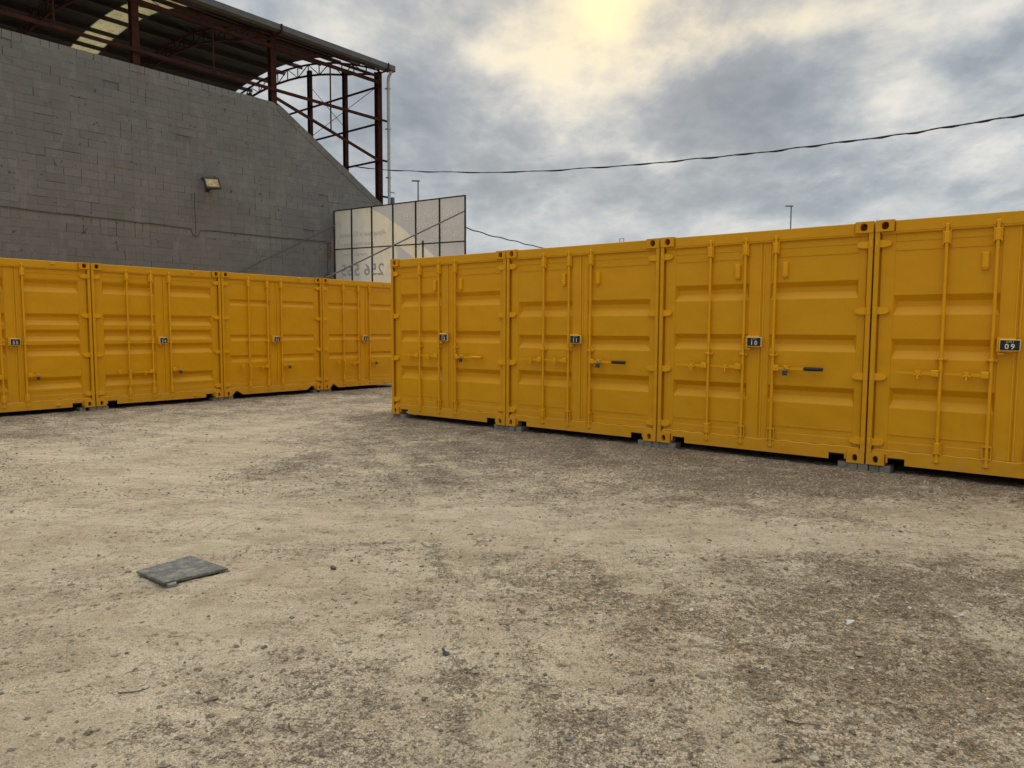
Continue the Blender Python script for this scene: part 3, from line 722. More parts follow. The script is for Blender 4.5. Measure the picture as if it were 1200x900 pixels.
def body_parts(root, rect_notch):
    # each post separately
    def post(s):
        def g():
            mb = MB()
            def X_(a, b): return (a, b) if s == 0 else (W_-b, W_-a)
            a, b = X_(-.007, .040); mb.cbox(a, b, .002, .016, .118, 2.473, .003)
            a, b = X_(-.007, .014); mb.box(a, b, .016, .16, .118, 2.473)
            a, b = X_(.014, .058); mb.box(a, b, .066, .16, .118, 2.473)
            return mb.mesh('corner_post', M_yel)
        return cached(('post', s), g)
    for s in (0, 1): obj('corner_post', post(s), root)
    def rear_post(s):
        def g():
            mb = MB(); a, b = (.004, .06) if s == 0 else (W_-.06, W_-.004)
            mb.box(a, b, L_-.06, L_-.004, .118, 2.473); return mb.mesh('corner_post', M_yel)
        return cached(('rpost', s), g)
    for s in (0, 1): obj('corner_post', rear_post(s), root)
    for top in (0, 1):
        for left in (0, 1):
            z = H_-.118 if top else 0.0; x = -.006 if left else W_-.172
            obj('corner_casting', casting_me(top, left), root, (x, 0, z))
            obj('corner_casting', cached(('rcast',), lambda: MB().box(0, .178, 0, .162, 0, .118).mesh('corner_casting', M_yel)), root, (x, L_-.162, z))
    def header():
        mb = MB(); mb.cbox(.179, W_-.179, .020, .12, 2.462, 2.582, .006)
        mb.tube([(.05, .034, 2.456), (W_-.05, .034, 2.456)], .013, 6)
        mb.box(.041, .1785, .021, .12, 2.462, 2.4722).box(W_-.1785, W_-.041, .021, .12, 2.462, 2.4722)
        return mb.mesh('header', M_yel)
    obj('header', cached('header', header), root)
    def sill():
        mb = MB(); zt = .156
        if rect_notch: pr = [(.180, .035), (.200, .035), (.200, .088), (.362, .088), (.362, .018), (W_-.362, .018), (W_-.362, .088), (W_-.200, .088), (W_-.200, .035), (W_-.180, .035), (W_-.180, zt), (.180, zt)]
        else: pr = [(.180, .030), (.195, .030), (.262, .105), (.300, .105), (.425, .022), (W_-.425, .022), (W_-.300, .105), (W_-.262, .105), (W_-.195, .030), (W_-.180, .030), (W_-.180, zt), (.180, zt)]
        mb.prism(pr, .018, .028)
        mb.box(.179, W_-.179, .028, .12, .128, .149)
        mb.box(.041, .1795, .019, .12, .119, .1555).box(W_-.1795, W_-.041, .019, .12, .119, .1555)
        # wavy rubber lip under the doors
        pts = [(.06+(W_-.12)*i/60, .032+.002*math.sin(i*1.9), .159+.0028*math.sin(i*1.15)+.002*math.sin(i*.37)) for i in range(61)]
        mb.tube(pts, .012, 6)
        return mb.mesh('sill', M_yel)
    obj('sill', cached(('sill', rect_notch), sill), root)
    def side(s):
        def g():
            mb = MB(); x = .030 if s == 0 else W_-.030; sg = 1 if s == 0 else -1; d = .036*sg; p = .17; k = int((L_-.32)/p/1.0)
            z0, z1 = .16, 2.53; y = .16; cols = [(x, y)]
            for i in range(k):
                cols += [(x, y+p*.26), (x+d, y+p*.42), (x+d, y+p*.70), (x, y+p*.86)]; y += p
            cols.append((x, L_-.16))
            n_ = len(cols)
            mb.add([(a, b, z0) for a, b in cols]+[(a, b, z1) for a, b in cols], [(i, i+1, n_+i+1, n_+i) for i in range(n_-1)])
            return mb.mesh('side_wall', M_yel)
        return cached(('side', s), g)
    def rail(s):
        def g(z0, z1):
            a, b = (.012, .06) if s == 0 else (W_-.06, W_-.012)
            return MB().box(a, b, .162, L_-.162, z0, z1).mesh('side_rail', M_yel)
        return cached(('rail', s, 0), lambda: g(.01, .162)), cached(('rail', s, 1), lambda: g(2.525, 2.575))
    for s in (0, 1):
        obj('side_wall', side(s), root)
        for me_ in rail(s): obj('side_rail', me_, root)
    def rear():
        mb = MB(); cols = [(.06, L_-.03)]; x = .06; p = .258
        for i in range(9):
            cols += [(x+p*.2, L_-.03), (x+p*.35, L_-.07), (x+p*.65, L_-.07), (x+p*.8, L_-.03)]; x += p
        n_ = len(cols); mb.add([(a, b, .16) for a, b in cols]+[(a, b, 2.53) for a, b in cols], [(i, i+1, n_+i+1, n_+i) for i in range(n_-1)])
        mb.box(.178, W_-.178, L_-.08, L_-.02, .01, .16); mb.box(.178, W_-.178, L_-.08, L_-.02, 2.50, 2.575)
        return mb.mesh('rear_wall', M_yel)
    obj('rear_wall', cached('rear', rear), root)
    def roof():
        mb = MB(); cols = [(.13, 2.560)]; y = .13; p = .209
        for i in range(27): cols += [(y+p*.2, 2.560), (y+p*.35, 2.576), (y+p*.75, 2.576), (y+p*.9, 2.560)]; y += p
        cols.append((L_-.1, 2.560)); n_ = len(cols)
        mb.add([(.05, a, b) for a, b in cols]+[(W_-.05, a, b) for a, b in cols], [(i, n_+i, n_+i+1, i+1) for i in range(n_-1)])
        return mb.mesh('roof', M_yel)
    obj('roof', cached('roof', roof), root)
    def floor():
        mb = MB(); mb.box(.06, W_-.06, .14, L_-.10, .145, .170)
        for i in range(18): mb.box(.06, W_-.06, .25+i*.32, .30+i*.32, .03, .145)
        return mb.mesh('floor', M_floor)
    obj('floor', cached('floor', floor), root)

def padlock(root_m, u, z, label, yoff=-.032):
    def body():
        return MB().cbox(-.025, .025, -.013, .013, -.074, -.018, .004).box(-.005, .005, -.0145, -.012, -.062, -.036).mesh('body', M_lock)
    def shackle():
        pts = [(-.012, 0, -.02), (-.012, 0, .004)]+[(-.012*math.cos(t), 0, .004+.013*math.sin(t)) for t in [i*math.pi/6 for i in range(1, 6)]]+[(.012, 0, .004), (.012, 0, -.02)]
        return MB().tube(pts, .0035, 6).mesh('shackle', M_steelc)
    t = thing('padlock', label, 'padlock', root_m @ Matrix.Translation((u, yoff, z)), group='padlocks on the container doors')
    obj('body', cached('lockbody', body), t); obj('shackle', cached('shackle', shackle), t)

LOCKW = {'55': 'leftmost far container, at the left picture edge', '54': 'second far container from the left edge', '53': 'far container below the floodlight', '52': 'far container in front of the banner', '12': 'leftmost near container, with yellow grip', '11': 'near container second from its free end', '10': 'largest fully visible near container'}
def container(FRM, k, slope, key, num, label, style, lab_small=''):
    Mx = FRM @ Matrix.Translation((k*ST, 0, k*slope))
    t = thing('shipping_container', label, 'shipping container', Mx, group='yellow storage containers')
    body_parts(t, key != 'F')
    z0, z1 = .166, 2.452
    doors = []
    for side, (x0, x1, p0, p1) in {'l': (.052, 1.262, .185, 1.118), 'r': (1.288, W_-.052, 1.372, W_-.130 if style == 'R' else W_-.180)}.items():
        d = obj('door', door_frame(x0, x1, p0, p1, z0, z1), t); doors.append(d)
        obj('panel', door_panel(key, x0, x1, p0, p1, z0+.09, z1-.09), d)
        for zz in (2.35, 1.648, .945, .245):
            obj('hinge', hinge_me(side), d, (0 if side == 'l' else W_, 0, zz))
        gx = (1.250, 1.262) if side == 'l' else (1.288, 1.300)
        obj('gasket', cached(('gask', side), lambda: MB().box(gx[0], gx[1], DY-.006, DY+.01, z0, z1).mesh('gasket', M_yel2)), d)
    obj('gasket', cached('gaskc', lambda: MB().box(1.2625, 1.2745, DY+.004, DY+.04, z0, z1).box(1.2765, 1.2875, DY+.004, DY+.04, z0, z1).mesh('gasket', M_yel)), doors[0])
    bars = (.650, 1.078, 1.428) if style == 'R' else (.602, 1.045, 1.390)
    hz_ = 1.005 if style == 'R' else .600
    for i, bx in enumerate(bars):
        d = doors[0] if i < 2 else doors[1]
        obj('locking_bar', bar_me(), d, (bx, 0, 0))
        obj('bar_guide', guide_me('long'), d, (bx, 0, 2.375))
        obj('bar_guide', guide_me('loop' if i and style == 'R' else 'long'), d, (bx, 0, .232))
        obj('bar_guide', guide_me('short'), d, (bx, 0, 1.150))
    if style == 'R':
        for bx, L in ((bars[0], .385), (bars[1], .37)):
            obj('handle', handle_me(L, -1, False), doors[0], (bx-.018, 0, hz_))
            obj('handle_retainer', retainer_me(), doors[0], (bx-.20, 0, hz_))
        obj('handle', handle_me(.545, 1, True), doors[1], (bars[2]+.018, 0, hz_))
        obj('handle_retainer', retainer_me(), doors[1], (bars[2]+.165, 0, hz_+.012))
        m_ = M_yel2 if key == 'A' else M_black
        obj('grip', grip_me(.34, .545, m_), doors[1], (bars[2]+.018, 0, hz_))
        for vx in (.985, 1.535):
            d = doors[0] if vx < 1.2 else doors[1]
            def vent():
                mb = MB(); mb.cbox(-.028, .028, .018, .052, -.075, .078, .006); mb.box(-.034, .034, .046, .053, -.092, .088); mb.box(-.022, .022, .022, .05, -.086, -.075); return mb.mesh('vent', M_yel2)
            obj('vent', cached('vent', vent), d, (vx, 0, 2.13))
        padlock(Mx, bars[2]+.155, hz_-.006, 'grey padlock on the '+LOCKW.get(num, '')) if key != 'D' else None
    else:
        obj('handle', cached('vhandle', lambda: MB().cbox(-.013, .013, -.006, .006, -.27, .02, .004).cbox(-.02, .02, -.010, .03, -.02, .02, .004).mesh('handle', M_yel2)), doors[0], (bars[0]+.004, -.018, hz_+.02))
        obj('handle_retainer', retainer_me(), doors[0], (bars[0]-.19, 0, hz_+.03))
        obj('handle', handle_me(.30, -1, False), doors[0], (bars[1]-.018, 0, hz_)); obj('handle_retainer', retainer_me(), doors[0], (bars[1]-.17, 0, hz_))
        obj('handle', handle_me(.34, 1, False), doors[1], (bars[2]+.018, 0, hz_+.02)); obj('handle_retainer', retainer_me(), doors[1], (bars[2]+.165, 0, hz_+.025))
        padlock(Mx, bars[2]+.160, hz_+.010, 'grey padlock on the '+LOCKW.get(num, ''))
        def stop(): return MB().cbox(-.03, .03, -.004, .03, -.012, .012, .004).mesh('door_stop', M_yel2)
        obj('door_stop', cached('stop', stop), t, (1.85, 0, 2.535)); obj('door_stop', cached('stop', stop), t, (1.85, 0, .075))
    # unit number on the lock cover
    sz, sw, sh = (1.302, .172, .112) if style == 'R' else (1.190, .150, .115)
    sxp = 1.222 if style == 'R' else 1.235
    s = obj('unit_sign', cached(('signbox', style), lambda: MB().cbox(-sw/2-.022, sw/2-.04, .012, .068, -sh/2-.012, sh/2+.014, .004).box(-sw/2-.010, -sw/2+.04, .0, .05, -sh/2-.036, -sh/2-.02).mesh('unit_sign', M_yel2)), t, (sxp, -.020, sz))
    s.rotation_euler = (0, random.uniform(-.02, .035), 0)
    fr = MB().cbox(-sw/2, sw/2, -.014, .012, -sh/2, sh/2, .004).mesh('frame', M_cream)
    obj('frame', cached(('signframe', style), lambda: fr), s)
    obj('plate', cached(('plate', style), lambda: MB().box(-sw/2+.008, sw/2-.008, -.0162, -.010, -sh/2+.008, sh/2-.008).mesh('plate', M_sign)), s)
    for i_, ch_ in enumerate(num):
        o = obj('digit', cached(('digit', ch_), lambda: text_mesh(ch_, .072, M_letter, bold=.0012)), s, (-.024+.048*i_, -.0175, -.014)); o['label'] = 'cream digit '+ch_
    o = obj('lettering', cached('unit', lambda: text_mesh('UNIT', .021, M_letter, spacing=1.5)), s, (0, -.0175, sh/2-.024)); o['label'] = 'word UNIT in small cream capitals'
    return t

LR = 'second row of yellow containers by the grey block wall'
container(FR, 3, SLR, 'D', '09', 'yellow shipping container marked 09, cut off by the right edge of the picture', 'R')
container(FR, 2, SLR, 'C', '10', 'yellow shipping container marked 10 with a black grip on its door handle', 'R')
container(FR, 1, SLR, 'B', '11', 'yellow shipping container marked 11, between the ones marked 12 and 10', 'R')
container(FR, 0, SLR, 'A', '12', 'yellow shipping container at the free left end of the near row, marked 12', 'R')
container(FL, -1, SLL, 'E', '55', 'yellow shipping container below the block wall, cut off by the left edge of the picture', 'L')
container(FL, 0, SLL, 'E', '54', 'yellow five-ribbed shipping container under the high wall, second from the left edge', 'L')
container(FL, 1, SLL, 'F', '53', 'yellow shallow-ribbed container under the wall floodlight in the far row, marked 53', 'L')
container(FL, 2, SLL, 'F', '52', 'yellow container in front of the banner, half hidden behind the near row', 'L')

# bent lifting strap on the roof of container 11
Mx = FR @ Matrix.Translation((1*ST+1.85, .10, 2.583+SLR))
thing('roof_bracket', 'tiny bent metal bracket standing on the roof edge of container 11', 'bracket', Mx, me=MB().bar((-.03, 0, 0), (-.03, 0, .052), .006, .012).bar((.03, 0, 0), (.03, 0, .052), .006, .012).bar((-.034, 0, .055), (.034, 0, .055), .012, .006).mesh('roof_bracket', M_steelc))

# pavers under the corner castings
ordn = {3: ['leftmost', 'middle', 'rightmost'], 4: ['leftmost', 'second', 'third', 'rightmost'], 5: ['leftmost', 'second', 'middle', 'fourth', 'rightmost']}
def pavers(FRM, k, slope, where, xs_):
    for i, x in enumerate(xs_):
        h = .092+random.uniform(-.003, .001); wdt = .100+random.uniform(-.003, .003)
        mb = MB().cbox(-wdt/2, wdt/2, .012, .20, -.08, h+.006+k*slope, .004)
        Mp = FRM @ Matrix.Translation((k*ST-.0153+x, random.uniform(-.010, .015) + (.02 if i == 0 else 0), -.1034)) @ Matrix.Rotation(random.uniform(-.05, .05) + (.12 if i == 0 and len(xs_) > 4 else 0), 4, 'Z')
        thing('concrete_paver', '%s grey paver under the %s' % (ordn[len(xs_)][i], where), 'paver', Mp, group='pavers under the container corners', me=mb.mesh('concrete_paver', M_paver))
pavers(FR, 0, SLR, 'free left end of the near container row', (.06, .165, .27))
pavers(FR, 1, SLR, 'left joint of the near container row', (-.20, -.095, .01, .115, .22))
pavers(FR, 2, SLR, 'middle joint of the near container row', (-.22, -.115, -.01, .095, .20))
pavers(FR, 3, SLR, 'right joint of the near container row', (-.23, -.125, -.02, .085, .19))
pavers(FL, 0, SLL, 'left joint of the far container row', (-.20, -.05, .06, .165))
pavers(FL, 1, SLL, 'middle joint of the far container row', (-.165, -.06, .05, .155))
pavers(FL, 2, SLL, 'right joint of the far row, near the banner', (-.20, -.05, .06, .165))
NM = {0: 'left', 1: 'second', 2: 'third', 3: 'right'}
for FRM, ks, nm in ((FR, range(0, 4), 'near'), (FL, range(0, 3), 'far')):
    for k in ks:
        thing('concrete_paver', 'wide grey support under the back of the %s row, %s of its corners' % (nm, NM[k]), 'paver', FRM @ Matrix.Translation((k*ST-.015, L_-.2, -.1034)),
              group='supports under the container backs', me=MB().box(-.18, .18, 0, .19, -.08, .10).mesh('concrete_paver', M_paver))

# ------------------------------------------------------------------ block wall of the shed
WT, S0, S1, SK = 8.55, -3.4, 12.28, 7.93         # top height, start, end, start of the slope
SLP = (5.87-WT)/(S1-SK)
def ztop(s): return WT if s <= SK else WT+(s-SK)*SLP
wall = thing('block_wall', 'tall dark grey painted concrete block wall of the open shed with a sloping end', 'wall', FW)
BH, BL_ = .2, .4
def clip(poly, s_):                              # keep what lies under the slope (minus the coping)
    out = []
    f = lambda p: (WT-.10+(p[0]-SK)*SLP*1.0) - p[1]
    for i in range(len(poly)):
        a, b = poly[i], poly[(i+1) % len(poly)]; fa, fb = f(a), f(b)
        if fa >= 0: out.append(a)
        if (fa >= 0) != (fb >= 0):
            t = fa/(fa-fb); out.append((a[0]+(b[0]-a[0])*t, a[1]+(b[1]-a[1])*t))
    return out
PIL = (3.68, 7.78, 11.95)                         # pilaster lines under the columns
blocks = []; mort = MB()
ncourse = int((WT-2.15)/BH)
for i in range(ncourse):
    z1 = WT-i*BH; z0 = z1-BH
    half = i in (0, 15, 21, 28)                   # bond courses of upright half blocks
    cuts = [S0]
    edges = [S0]+[p_-.2 for p_ in PIL]+[S1]
    off = (i % 2)*.2
    s = S0
    while s < S1-.01:
        # stop the run at pilaster joints
        nxt = min([e_ for p_ in PIL for e_ in (p_-.2, p_+.2) if e_ > s+.02]+[S1])
        L = .2 if half and random.random() < .75 else BL_
        inp = any(abs(s-(p_-.2)) < .03 for p_ in PIL)
        if inp: L = .4 if i % 2 == 0 else .2
        elif (s == S0 or any(abs(s-(p_+.2)) < .03 for p_ in PIL)) and off: L = .2
        elif random.random() < .02: L = .2
        e = s+L
        if nxt-e < .10: e = nxt
        e = min(e, nxt)
        blocks.append([s, e, z0, z1, i]); s = e
random.shuffle(blocks)
def score(b):
    P_ = FW @ Vector(((b[0]+b[1])/2, 0, (b[2]+b[3])/2)); d = P_-Vector((0, 0, CAM_Z)); zf = d.dot(fwd)
    if zf < 1: return -1
    px = d.dot(r1)/zf*F/1.2+.5; py = .5-d.dot(u1)/zf*F/.9
    vis = 0 <= px <= 1 and 0 <= py <= 1 and b[2] > 3.0
    return (b[1]-b[0])/d.length**2 if vis else -1
sc_ = sorted(blocks, key=score, reverse=True)
stuff_v = []; rest = MB(); rest_t = []; rest_s = []
def block_poly(b):
    j = .0055
    x0, x1, z0, z1 = b[0]+j, b[1]-j+random.uniform(-.002, 0), b[2]+j, b[3]-j+random.uniform(-.0015, .001)
    return clip([(x0, z0), (x1, z0), (x1, z1), (x0, z1)], 0)
def stain_of(s, z):
    v = 0
    for p_ in (3.68, 7.8): v = max(v, .35* math.exp(-((s-p_)/.16)**2)*max(0, 1-(WT-z)/1.3)*(1.0 if p_ < 5 else .25))
    return v
cnt = 0; mesh_n = 0
for b in sc_:
    pl = block_poly(b)
    if len(pl) < 3: continue
    area = abs(sum(pl[i][0]*pl[(i+1) % len(pl)][1]-pl[(i+1) % len(pl)][0]*pl[i][1] for i in range(len(pl))))/2
    if area < .002: continue
    broken = random.random() < .012
    y0 = random.gauss(0, .0012) + (.022 if broken else 0)
    tilt = 0
    tint = min(1, max(0, random.gauss(.45, .15) + (.38 if b[4] in (0, 15, 21) else 0) - (.35 if broken else 0) + (.15 if any(abs((b[0]+b[1])/2-p_) < .22 for p_ in PIL) else 0)))
    stn = stain_of((b[0]+b[1])/2, (b[2]+b[3])/2)
    if cnt < 300 and score(b) > 0:
        mb = MB(); cx_, cz_ = (b[0]+b[1])/2, (b[2]+b[3])/2
        mb.prism([(x-cx_, z-cz_) for x, z in pl], y0+tilt, y0+.09)
        me = mb.mesh('block', M_block)
        for nm, vv in (('tint', tint), ('stain', stn)):
            a_ = me.attributes.new(nm, 'FLOAT', 'POINT'); a_.data.foreach_set('value', [vv]*len(me.vertices))
        o = obj('block', me, wall, (cx_, 0, cz_)); cnt += 1
    else:
        k0 = len(rest.v); rest.prism(pl, y0, y0+.09); rest_t += [tint]*(len(rest.v)-k0); rest_s += [stn]*(len(rest.v)-k0)
me = rest.mesh('blocks', M_block)
for nm, vv in (('tint', rest_t), ('stain', rest_s)):
    a_ = me.attributes.new(nm, 'FLOAT', 'POINT'); a_.data.foreach_set('value', vv)
obj('blocks', me, wall, kind='stuff')
# mortar: nearly flush, missing in places so that some joints gape
for b in blocks:
    if (ztop((b[0]+b[1])/2)-.12) < b[2]+.05: continue
    if b[1] < S1-.05 and random.random() > (.35 if b[4] in (0, 15) else .13):
        zt_ = min(b[3], ztop(b[1])-.14)
        if zt_ > b[2]: mort.box(b[1]-.0075, b[1]+.0075, .0042+random.uniform(-.002, .002), .05, b[2], zt_)
    if random.random() > .05:
        x1_ = b[1]
        mort.box(b[0]+.002, x1_-.002, .0048+random.uniform(-.003, .0015), .05, b[2]-.0065, b[2]+.0065)
me = mort.mesh('mortar', M_block)
for nm, vv in (('tint', .3), ('stain', 0)):
    a_ = me.attributes.new(nm, 'FLOAT', 'POINT'); a_.data.foreach_set('value', [vv]*len(me.vertices))
obj('mortar', me, wall, kind='stuff')
core = MB(); core.prism([(S0, -.3), (S1, -.3), (S1, ztop(S1)-.13), (SK, WT-.13), (S0, WT-.02)], .045, .20)
core.box(S0, S1, -.004, .044, -.3, WT-BH*ncourse)
obj('wall_core', core.mesh('wall_core', M_block), wall)
dx, dz = S1-SK, ztop(S1)-WT; Ls = math.hypot(dx, dz); nxn, nzn = -dz/Ls, dx/Ls
cp = MB(); nseg = 14; prev = None; top_l = []; bot_l = []
for i in range(nseg+1):
    t = i/nseg; top_l.append((SK+dx*t, WT+dz*t+random.uniform(-.008, .008))); bot_l.append((SK+dx*t-.01, WT+dz*t-.24+random.uniform(-.03, .02)))
cp.prism(bot_l+top_l[::-1], -.012, .21)
obj('coping', cp.mesh('coping', M_block), wall)

# conduits and cables on the wall
def wall_cable(name, pts, r, label, mt, cat='cable'):
    mb = MB(); mb.tube(pts, r, 6); return thing(name, label, cat, FW, me=mb.mesh(name, mt))
M_cond = mat('painted_conduit', simple((.085, .082, .076), .8))
wob = lambda x: .012*math.sin(x*2.3)+.008*math.sin(x*5.1)
pts = [(-3.3+i*.25, -.014, 4.42-.006*(i*.25)+wob(i*.25)*.6+(.0)) for i in range(29)]
pts += [(3.80+.0, -.014, 4.39), (4.32, -.014, 4.38), (4.5, -.014, 4.37), (4.75, -.014, 4.37), (5.02, -.014, 4.36), (5.08, -.016, 4.20), (5.16, -.018, 4.15), (5.24, -.016, 4.20), (5.30, -.014, 4.34)]
pts += [(5.5+i*.3, -.014, 4.36+.004*i+wob(i*.3)*.5) for i in range(14)] + [(9.66, -.014, 4.43), (9.70, -.014, 4.38), (9.70, -.014, 3.3), (9.70, -.014, 2.4)]
wall_cable('wall_cable', pts, .011, 'dark cable clipped in a long horizontal run across the block wall', M_cond)
wall_cable('lamp_cable', [(5.16, -.012, 5.40), (5.15, -.012, 5.0), (5.17, -.012, 4.6), (5.16, -.012, 4.2)], .008, 'thin vertical cable dropping from the wall floodlight to the long cable', M_cond)
M_orust = mat('orange_rust', simple((.22, .075, .03), .8, 0, .5, 12))
wall_cable('rusty_pipe', [(9.78, -.03, 4.42), (9.79, -.03, 4.1), (9.78, -.03, 3.9)], .035, 'short rusty pipe stub on the wall beside the banner', M_orust, 'pipe')

# floodlight
FLm = FW @ Matrix.Translation((5.52, -.30, 5.66))
fl = thing('floodlight', 'small black floodlight with yellowed glass bracketed high on the block wall', 'floodlight', FLm @ Matrix.Rotation(math.radians(-6), 4, 'Y') @ Matrix.Rotation(math.radians(-18), 4, 'X'))
mb = MB(); w2, h2 = .235, .17
mb.add([(-w2,-.02,-h2),(w2,-.02,-h2),(w2,-.02,h2),(-w2,-.02,h2),(-w2*.6,.15,-h2*.6),(w2*.6,.15,-h2*.6),(w2*.6,.15,h2*.6),(-w2*.6,.15,h2*.6),
        (-w2,-.07,-h2),(w2,-.07,-h2),(w2,-.07,h2),(-w2,-.07,h2)], [(0,4,5,1),(1,5,6,2),(2,6,7,3),(3,7,4,0),(4,7,6,5),(0,1,9,8),(1,2,10,9),(2,3,11,10),(3,0,8,11),(0,3,2,1)])
for a, b, c_, d_ in ((-w2, w2, -h2, -h2+.05), (-w2, w2, h2-.036, h2), (-w2, -w2+.036, -h2+.05, h2-.036), (w2-.036, w2, -h2+.05, h2-.036)): mb.box(a, b, -.085, -.068, c_, d_)
obj('housing', mb.mesh('housing', M_lamphouse), fl)
obj('lens', MB().box(-w2+.034, w2-.034, -.062, -.055, -h2+.048, h2-.034).mesh('lens', M_lampglass), fl)
obj('reflector', MB().add([(-.17,-.054,-.11),(.17,-.054,-.11),(.17,-.054,.11),(-.17,-.054,.11)], [(0,1,2,3)]).mesh('reflector', M_cream), fl)
obj('bracket', MB().bar((-w2*.5, .06, h2*.6), (-w2*.5, .28, h2+.16), .02, .03).bar((w2*.2, .06, h2*.6), (w2*.2, .28, h2+.16), .02, .03).bar((-.02, .1, -.05), (-.02, .30, -.10), .10, .05).mesh('bracket', M_lamphouse), fl)

# ------------------------------------------------------------------ open steel shed behind the wall
shed = thing('steel_shed', 'open steel shed with an arched corrugated roof on red columns behind the block wall', 'shed', FW)
ZE, RB, HALF, RISE = 10.66, 16.5, 6.4, 12.12
def zr(b): return RISE-(RB-math.sqrt(RB*RB-(b-HALF)**2))
COLS = (-4.65, -.48, 3.68, 7.82, 12.06)
def hbeam(s, b, z0, z1, wdt=.19, d=.20, t=.014):
    mb = MB(); mb.box(s-wdt/2, s+wdt/2, b-d/2, b-d/2+t, z0, z1); mb.box(s-wdt/2, s+wdt/2, b+d/2-t, b+d/2, z0, z1); mb.box(s-t/2, s+t/2, b-d/2+t, b+d/2-t, z0, z1); return mb
for s in COLS:
    zb = .0 if s > 12 else 8.40
    if s > 12: zb = 5.9
    obj('column', hbeam(s, .11, zb, 10.62).mesh('column', M_rust), shed)
    obj('column', hbeam(s, 12.7, 0, 10.62).mesh('column', M_rust), shed)
NA = 18
for s in COLS:
    tr = obj('arch_truss', MB().mesh('arch_truss'), shed) if False else None
    top = [(s, b_, zr(b_)-.20) for b_ in np.linspace(0.05, 12.75, NA+1)]
    bot = [(s, b_, zr(b_)-.20-.42*min(1, .35+1.3*math.sin(math.pi*b_/12.8))) for b_ in np.linspace(0.05, 12.75, NA+1)]
    mb = MB()
    for a, b in zip(top[:-1], top[1:]): mb.bar(a, b, .055, .055)
    tro = obj('arch_truss', mb.mesh('arch_truss', M_rust), shed)
    mb = MB()
    for a, b in zip(bot[:-1], bot[1:]): mb.bar(a, b, .07, .06)
    obj('bottom_chord', mb.mesh('bottom_chord', M_rust), tro)
    for i in range(1, NA):
        obj('web_bar', MB().bar(top[i], bot[i], .03, .03).mesh('web_bar', M_rust), tro)
        if i % 2: obj('web_bar', MB().bar(bot[i], top[i+1], .026, .026).mesh('web_bar', M_rust), tro)
        else: obj('web_bar', MB().bar(top[i], bot[i+1], .026, .026).mesh('web_bar', M_rust), tro)
for b_ in (.0, .75, 1.6, 2.75, 4.0, 5.25, 6.5, 7.75, 9.0, 10.3, 11.5, 12.5):
    obj('purlin', MB().bar((-6.4, b_, zr(b_)-.09), (12.45, b_, zr(b_)-.09), .055, .14).mesh('purlin', M_purl), shed)
def girt(z, s0, s1, b_=.0, h=.09, nm='girt', z2=None):
    obj(nm, MB().bar((s0, b_, z), (s1, b_, z if z2 is None else z2), .06, h).mesh(nm, M_rust), shed)
girt(8.93, -6.4, 12.1, .0); girt(10.22, -6.4, 12.1, .0, .11, 'eave_beam'); girt(10.44, -6.4, 12.1, .06, .08, 'eave_beam')
girt(8.72, 7.86, 12.0, .05, .085, 'diagonal_brace', 7.52)
for s in (1.72, 5.85, 9.93): obj('sag_rod', MB().bar((s, .0, 8.93 if s < 9 else 8.12), (s, .0, 10.2), .035, .035).mesh('sag_rod', M_rust), shed)
# gable bay: posts, girts and wind bracing
for b_ in (1.95, 4.15, 8.5):
    obj('column', hbeam(12.02, b_, 0, zr(b_)-.45, .15, .15).mesh('column', M_rust), shed)
for z in (10.08, 8.80, 7.50, 6.2): obj('girt', MB().bar((12.02, -.12, z), (12.02, 12.6, z+.08), .05, .06).mesh('girt', M_rust), shed)
for p, q in (((12.02, 4.1, 10.9), (12.02, 2.0, 9.0)), ((12.02, .1, 10.1), (12.02, 4.1, 9.0)), ((12.02, 8.4, 11.3), (12.02, 4.2, 8.9))):
    obj('bracing_rod', MB().tube([p, q], .011, 5).mesh('bracing_rod', M_wire), shed)
for s in (3.68, 7.82):
    obj('bracing_rod', MB().tube([(s-4.1, .3, zr(.3)-.2), (s, 5.0, zr(5.0)-.2)], .012, 5).mesh('bracing_rod', M_wire), shed)
    obj('bracing_rod', MB().tube([(s, .3, zr(.3)-.2), (s-4.1, 5.0, zr(5.0)-.2)], .012, 5).mesh('bracing_rod', M_wire), shed)
for z in (8.93, 7.52, 6.25):      # lugs on the corner column
    obj('lug', MB().box(12.02, 12.34, -.06, .0, z-.03, z+.03).mesh('lug', M_rust), shed)
# corrugated roof sheets, one object each
SWD = .93
def sheet():
    mb = MB(); nb = 20; nc = 28
    bs = np.linspace(-.32, 13.1, nb+1)
    vs = []
    for b_ in bs:
        bb = min(max(b_, -.3), 13.05); z = RISE-(RB-math.sqrt(RB*RB-(bb-HALF)**2))
        for j in range(nc+1):
            vs.append((SWD*1.03*j/nc, b_, z+.019*math.cos(j*math.pi)*1.0))
    fs = [(i*(nc+1)+j, i*(nc+1)+j+1, (i+1)*(nc+1)+j+1, (i+1)*(nc+1)+j) for i in range(nb) for j in range(nc)]
    mb.add(vs, fs); return mb
sm_d = sheet().mesh('roof_sheet', M_sheet); sm_t = sheet().mesh('roof_sheet', M_skyl)
s = 5.48-12*SWD; i = 0
while s < 12.3:
    tr_ = abs(s-5.48) < .01 or abs(s-(5.48-9*SWD)) < .01
    if s+SWD > 12.6: break
    o = obj('roof_sheet', sm_t if tr_ else sm_d, shed, (s, 0, .004*(i % 2)))
    if tr_: o['label'] = 'translucent yellowed roof sheet'
    s += SWD; i += 1
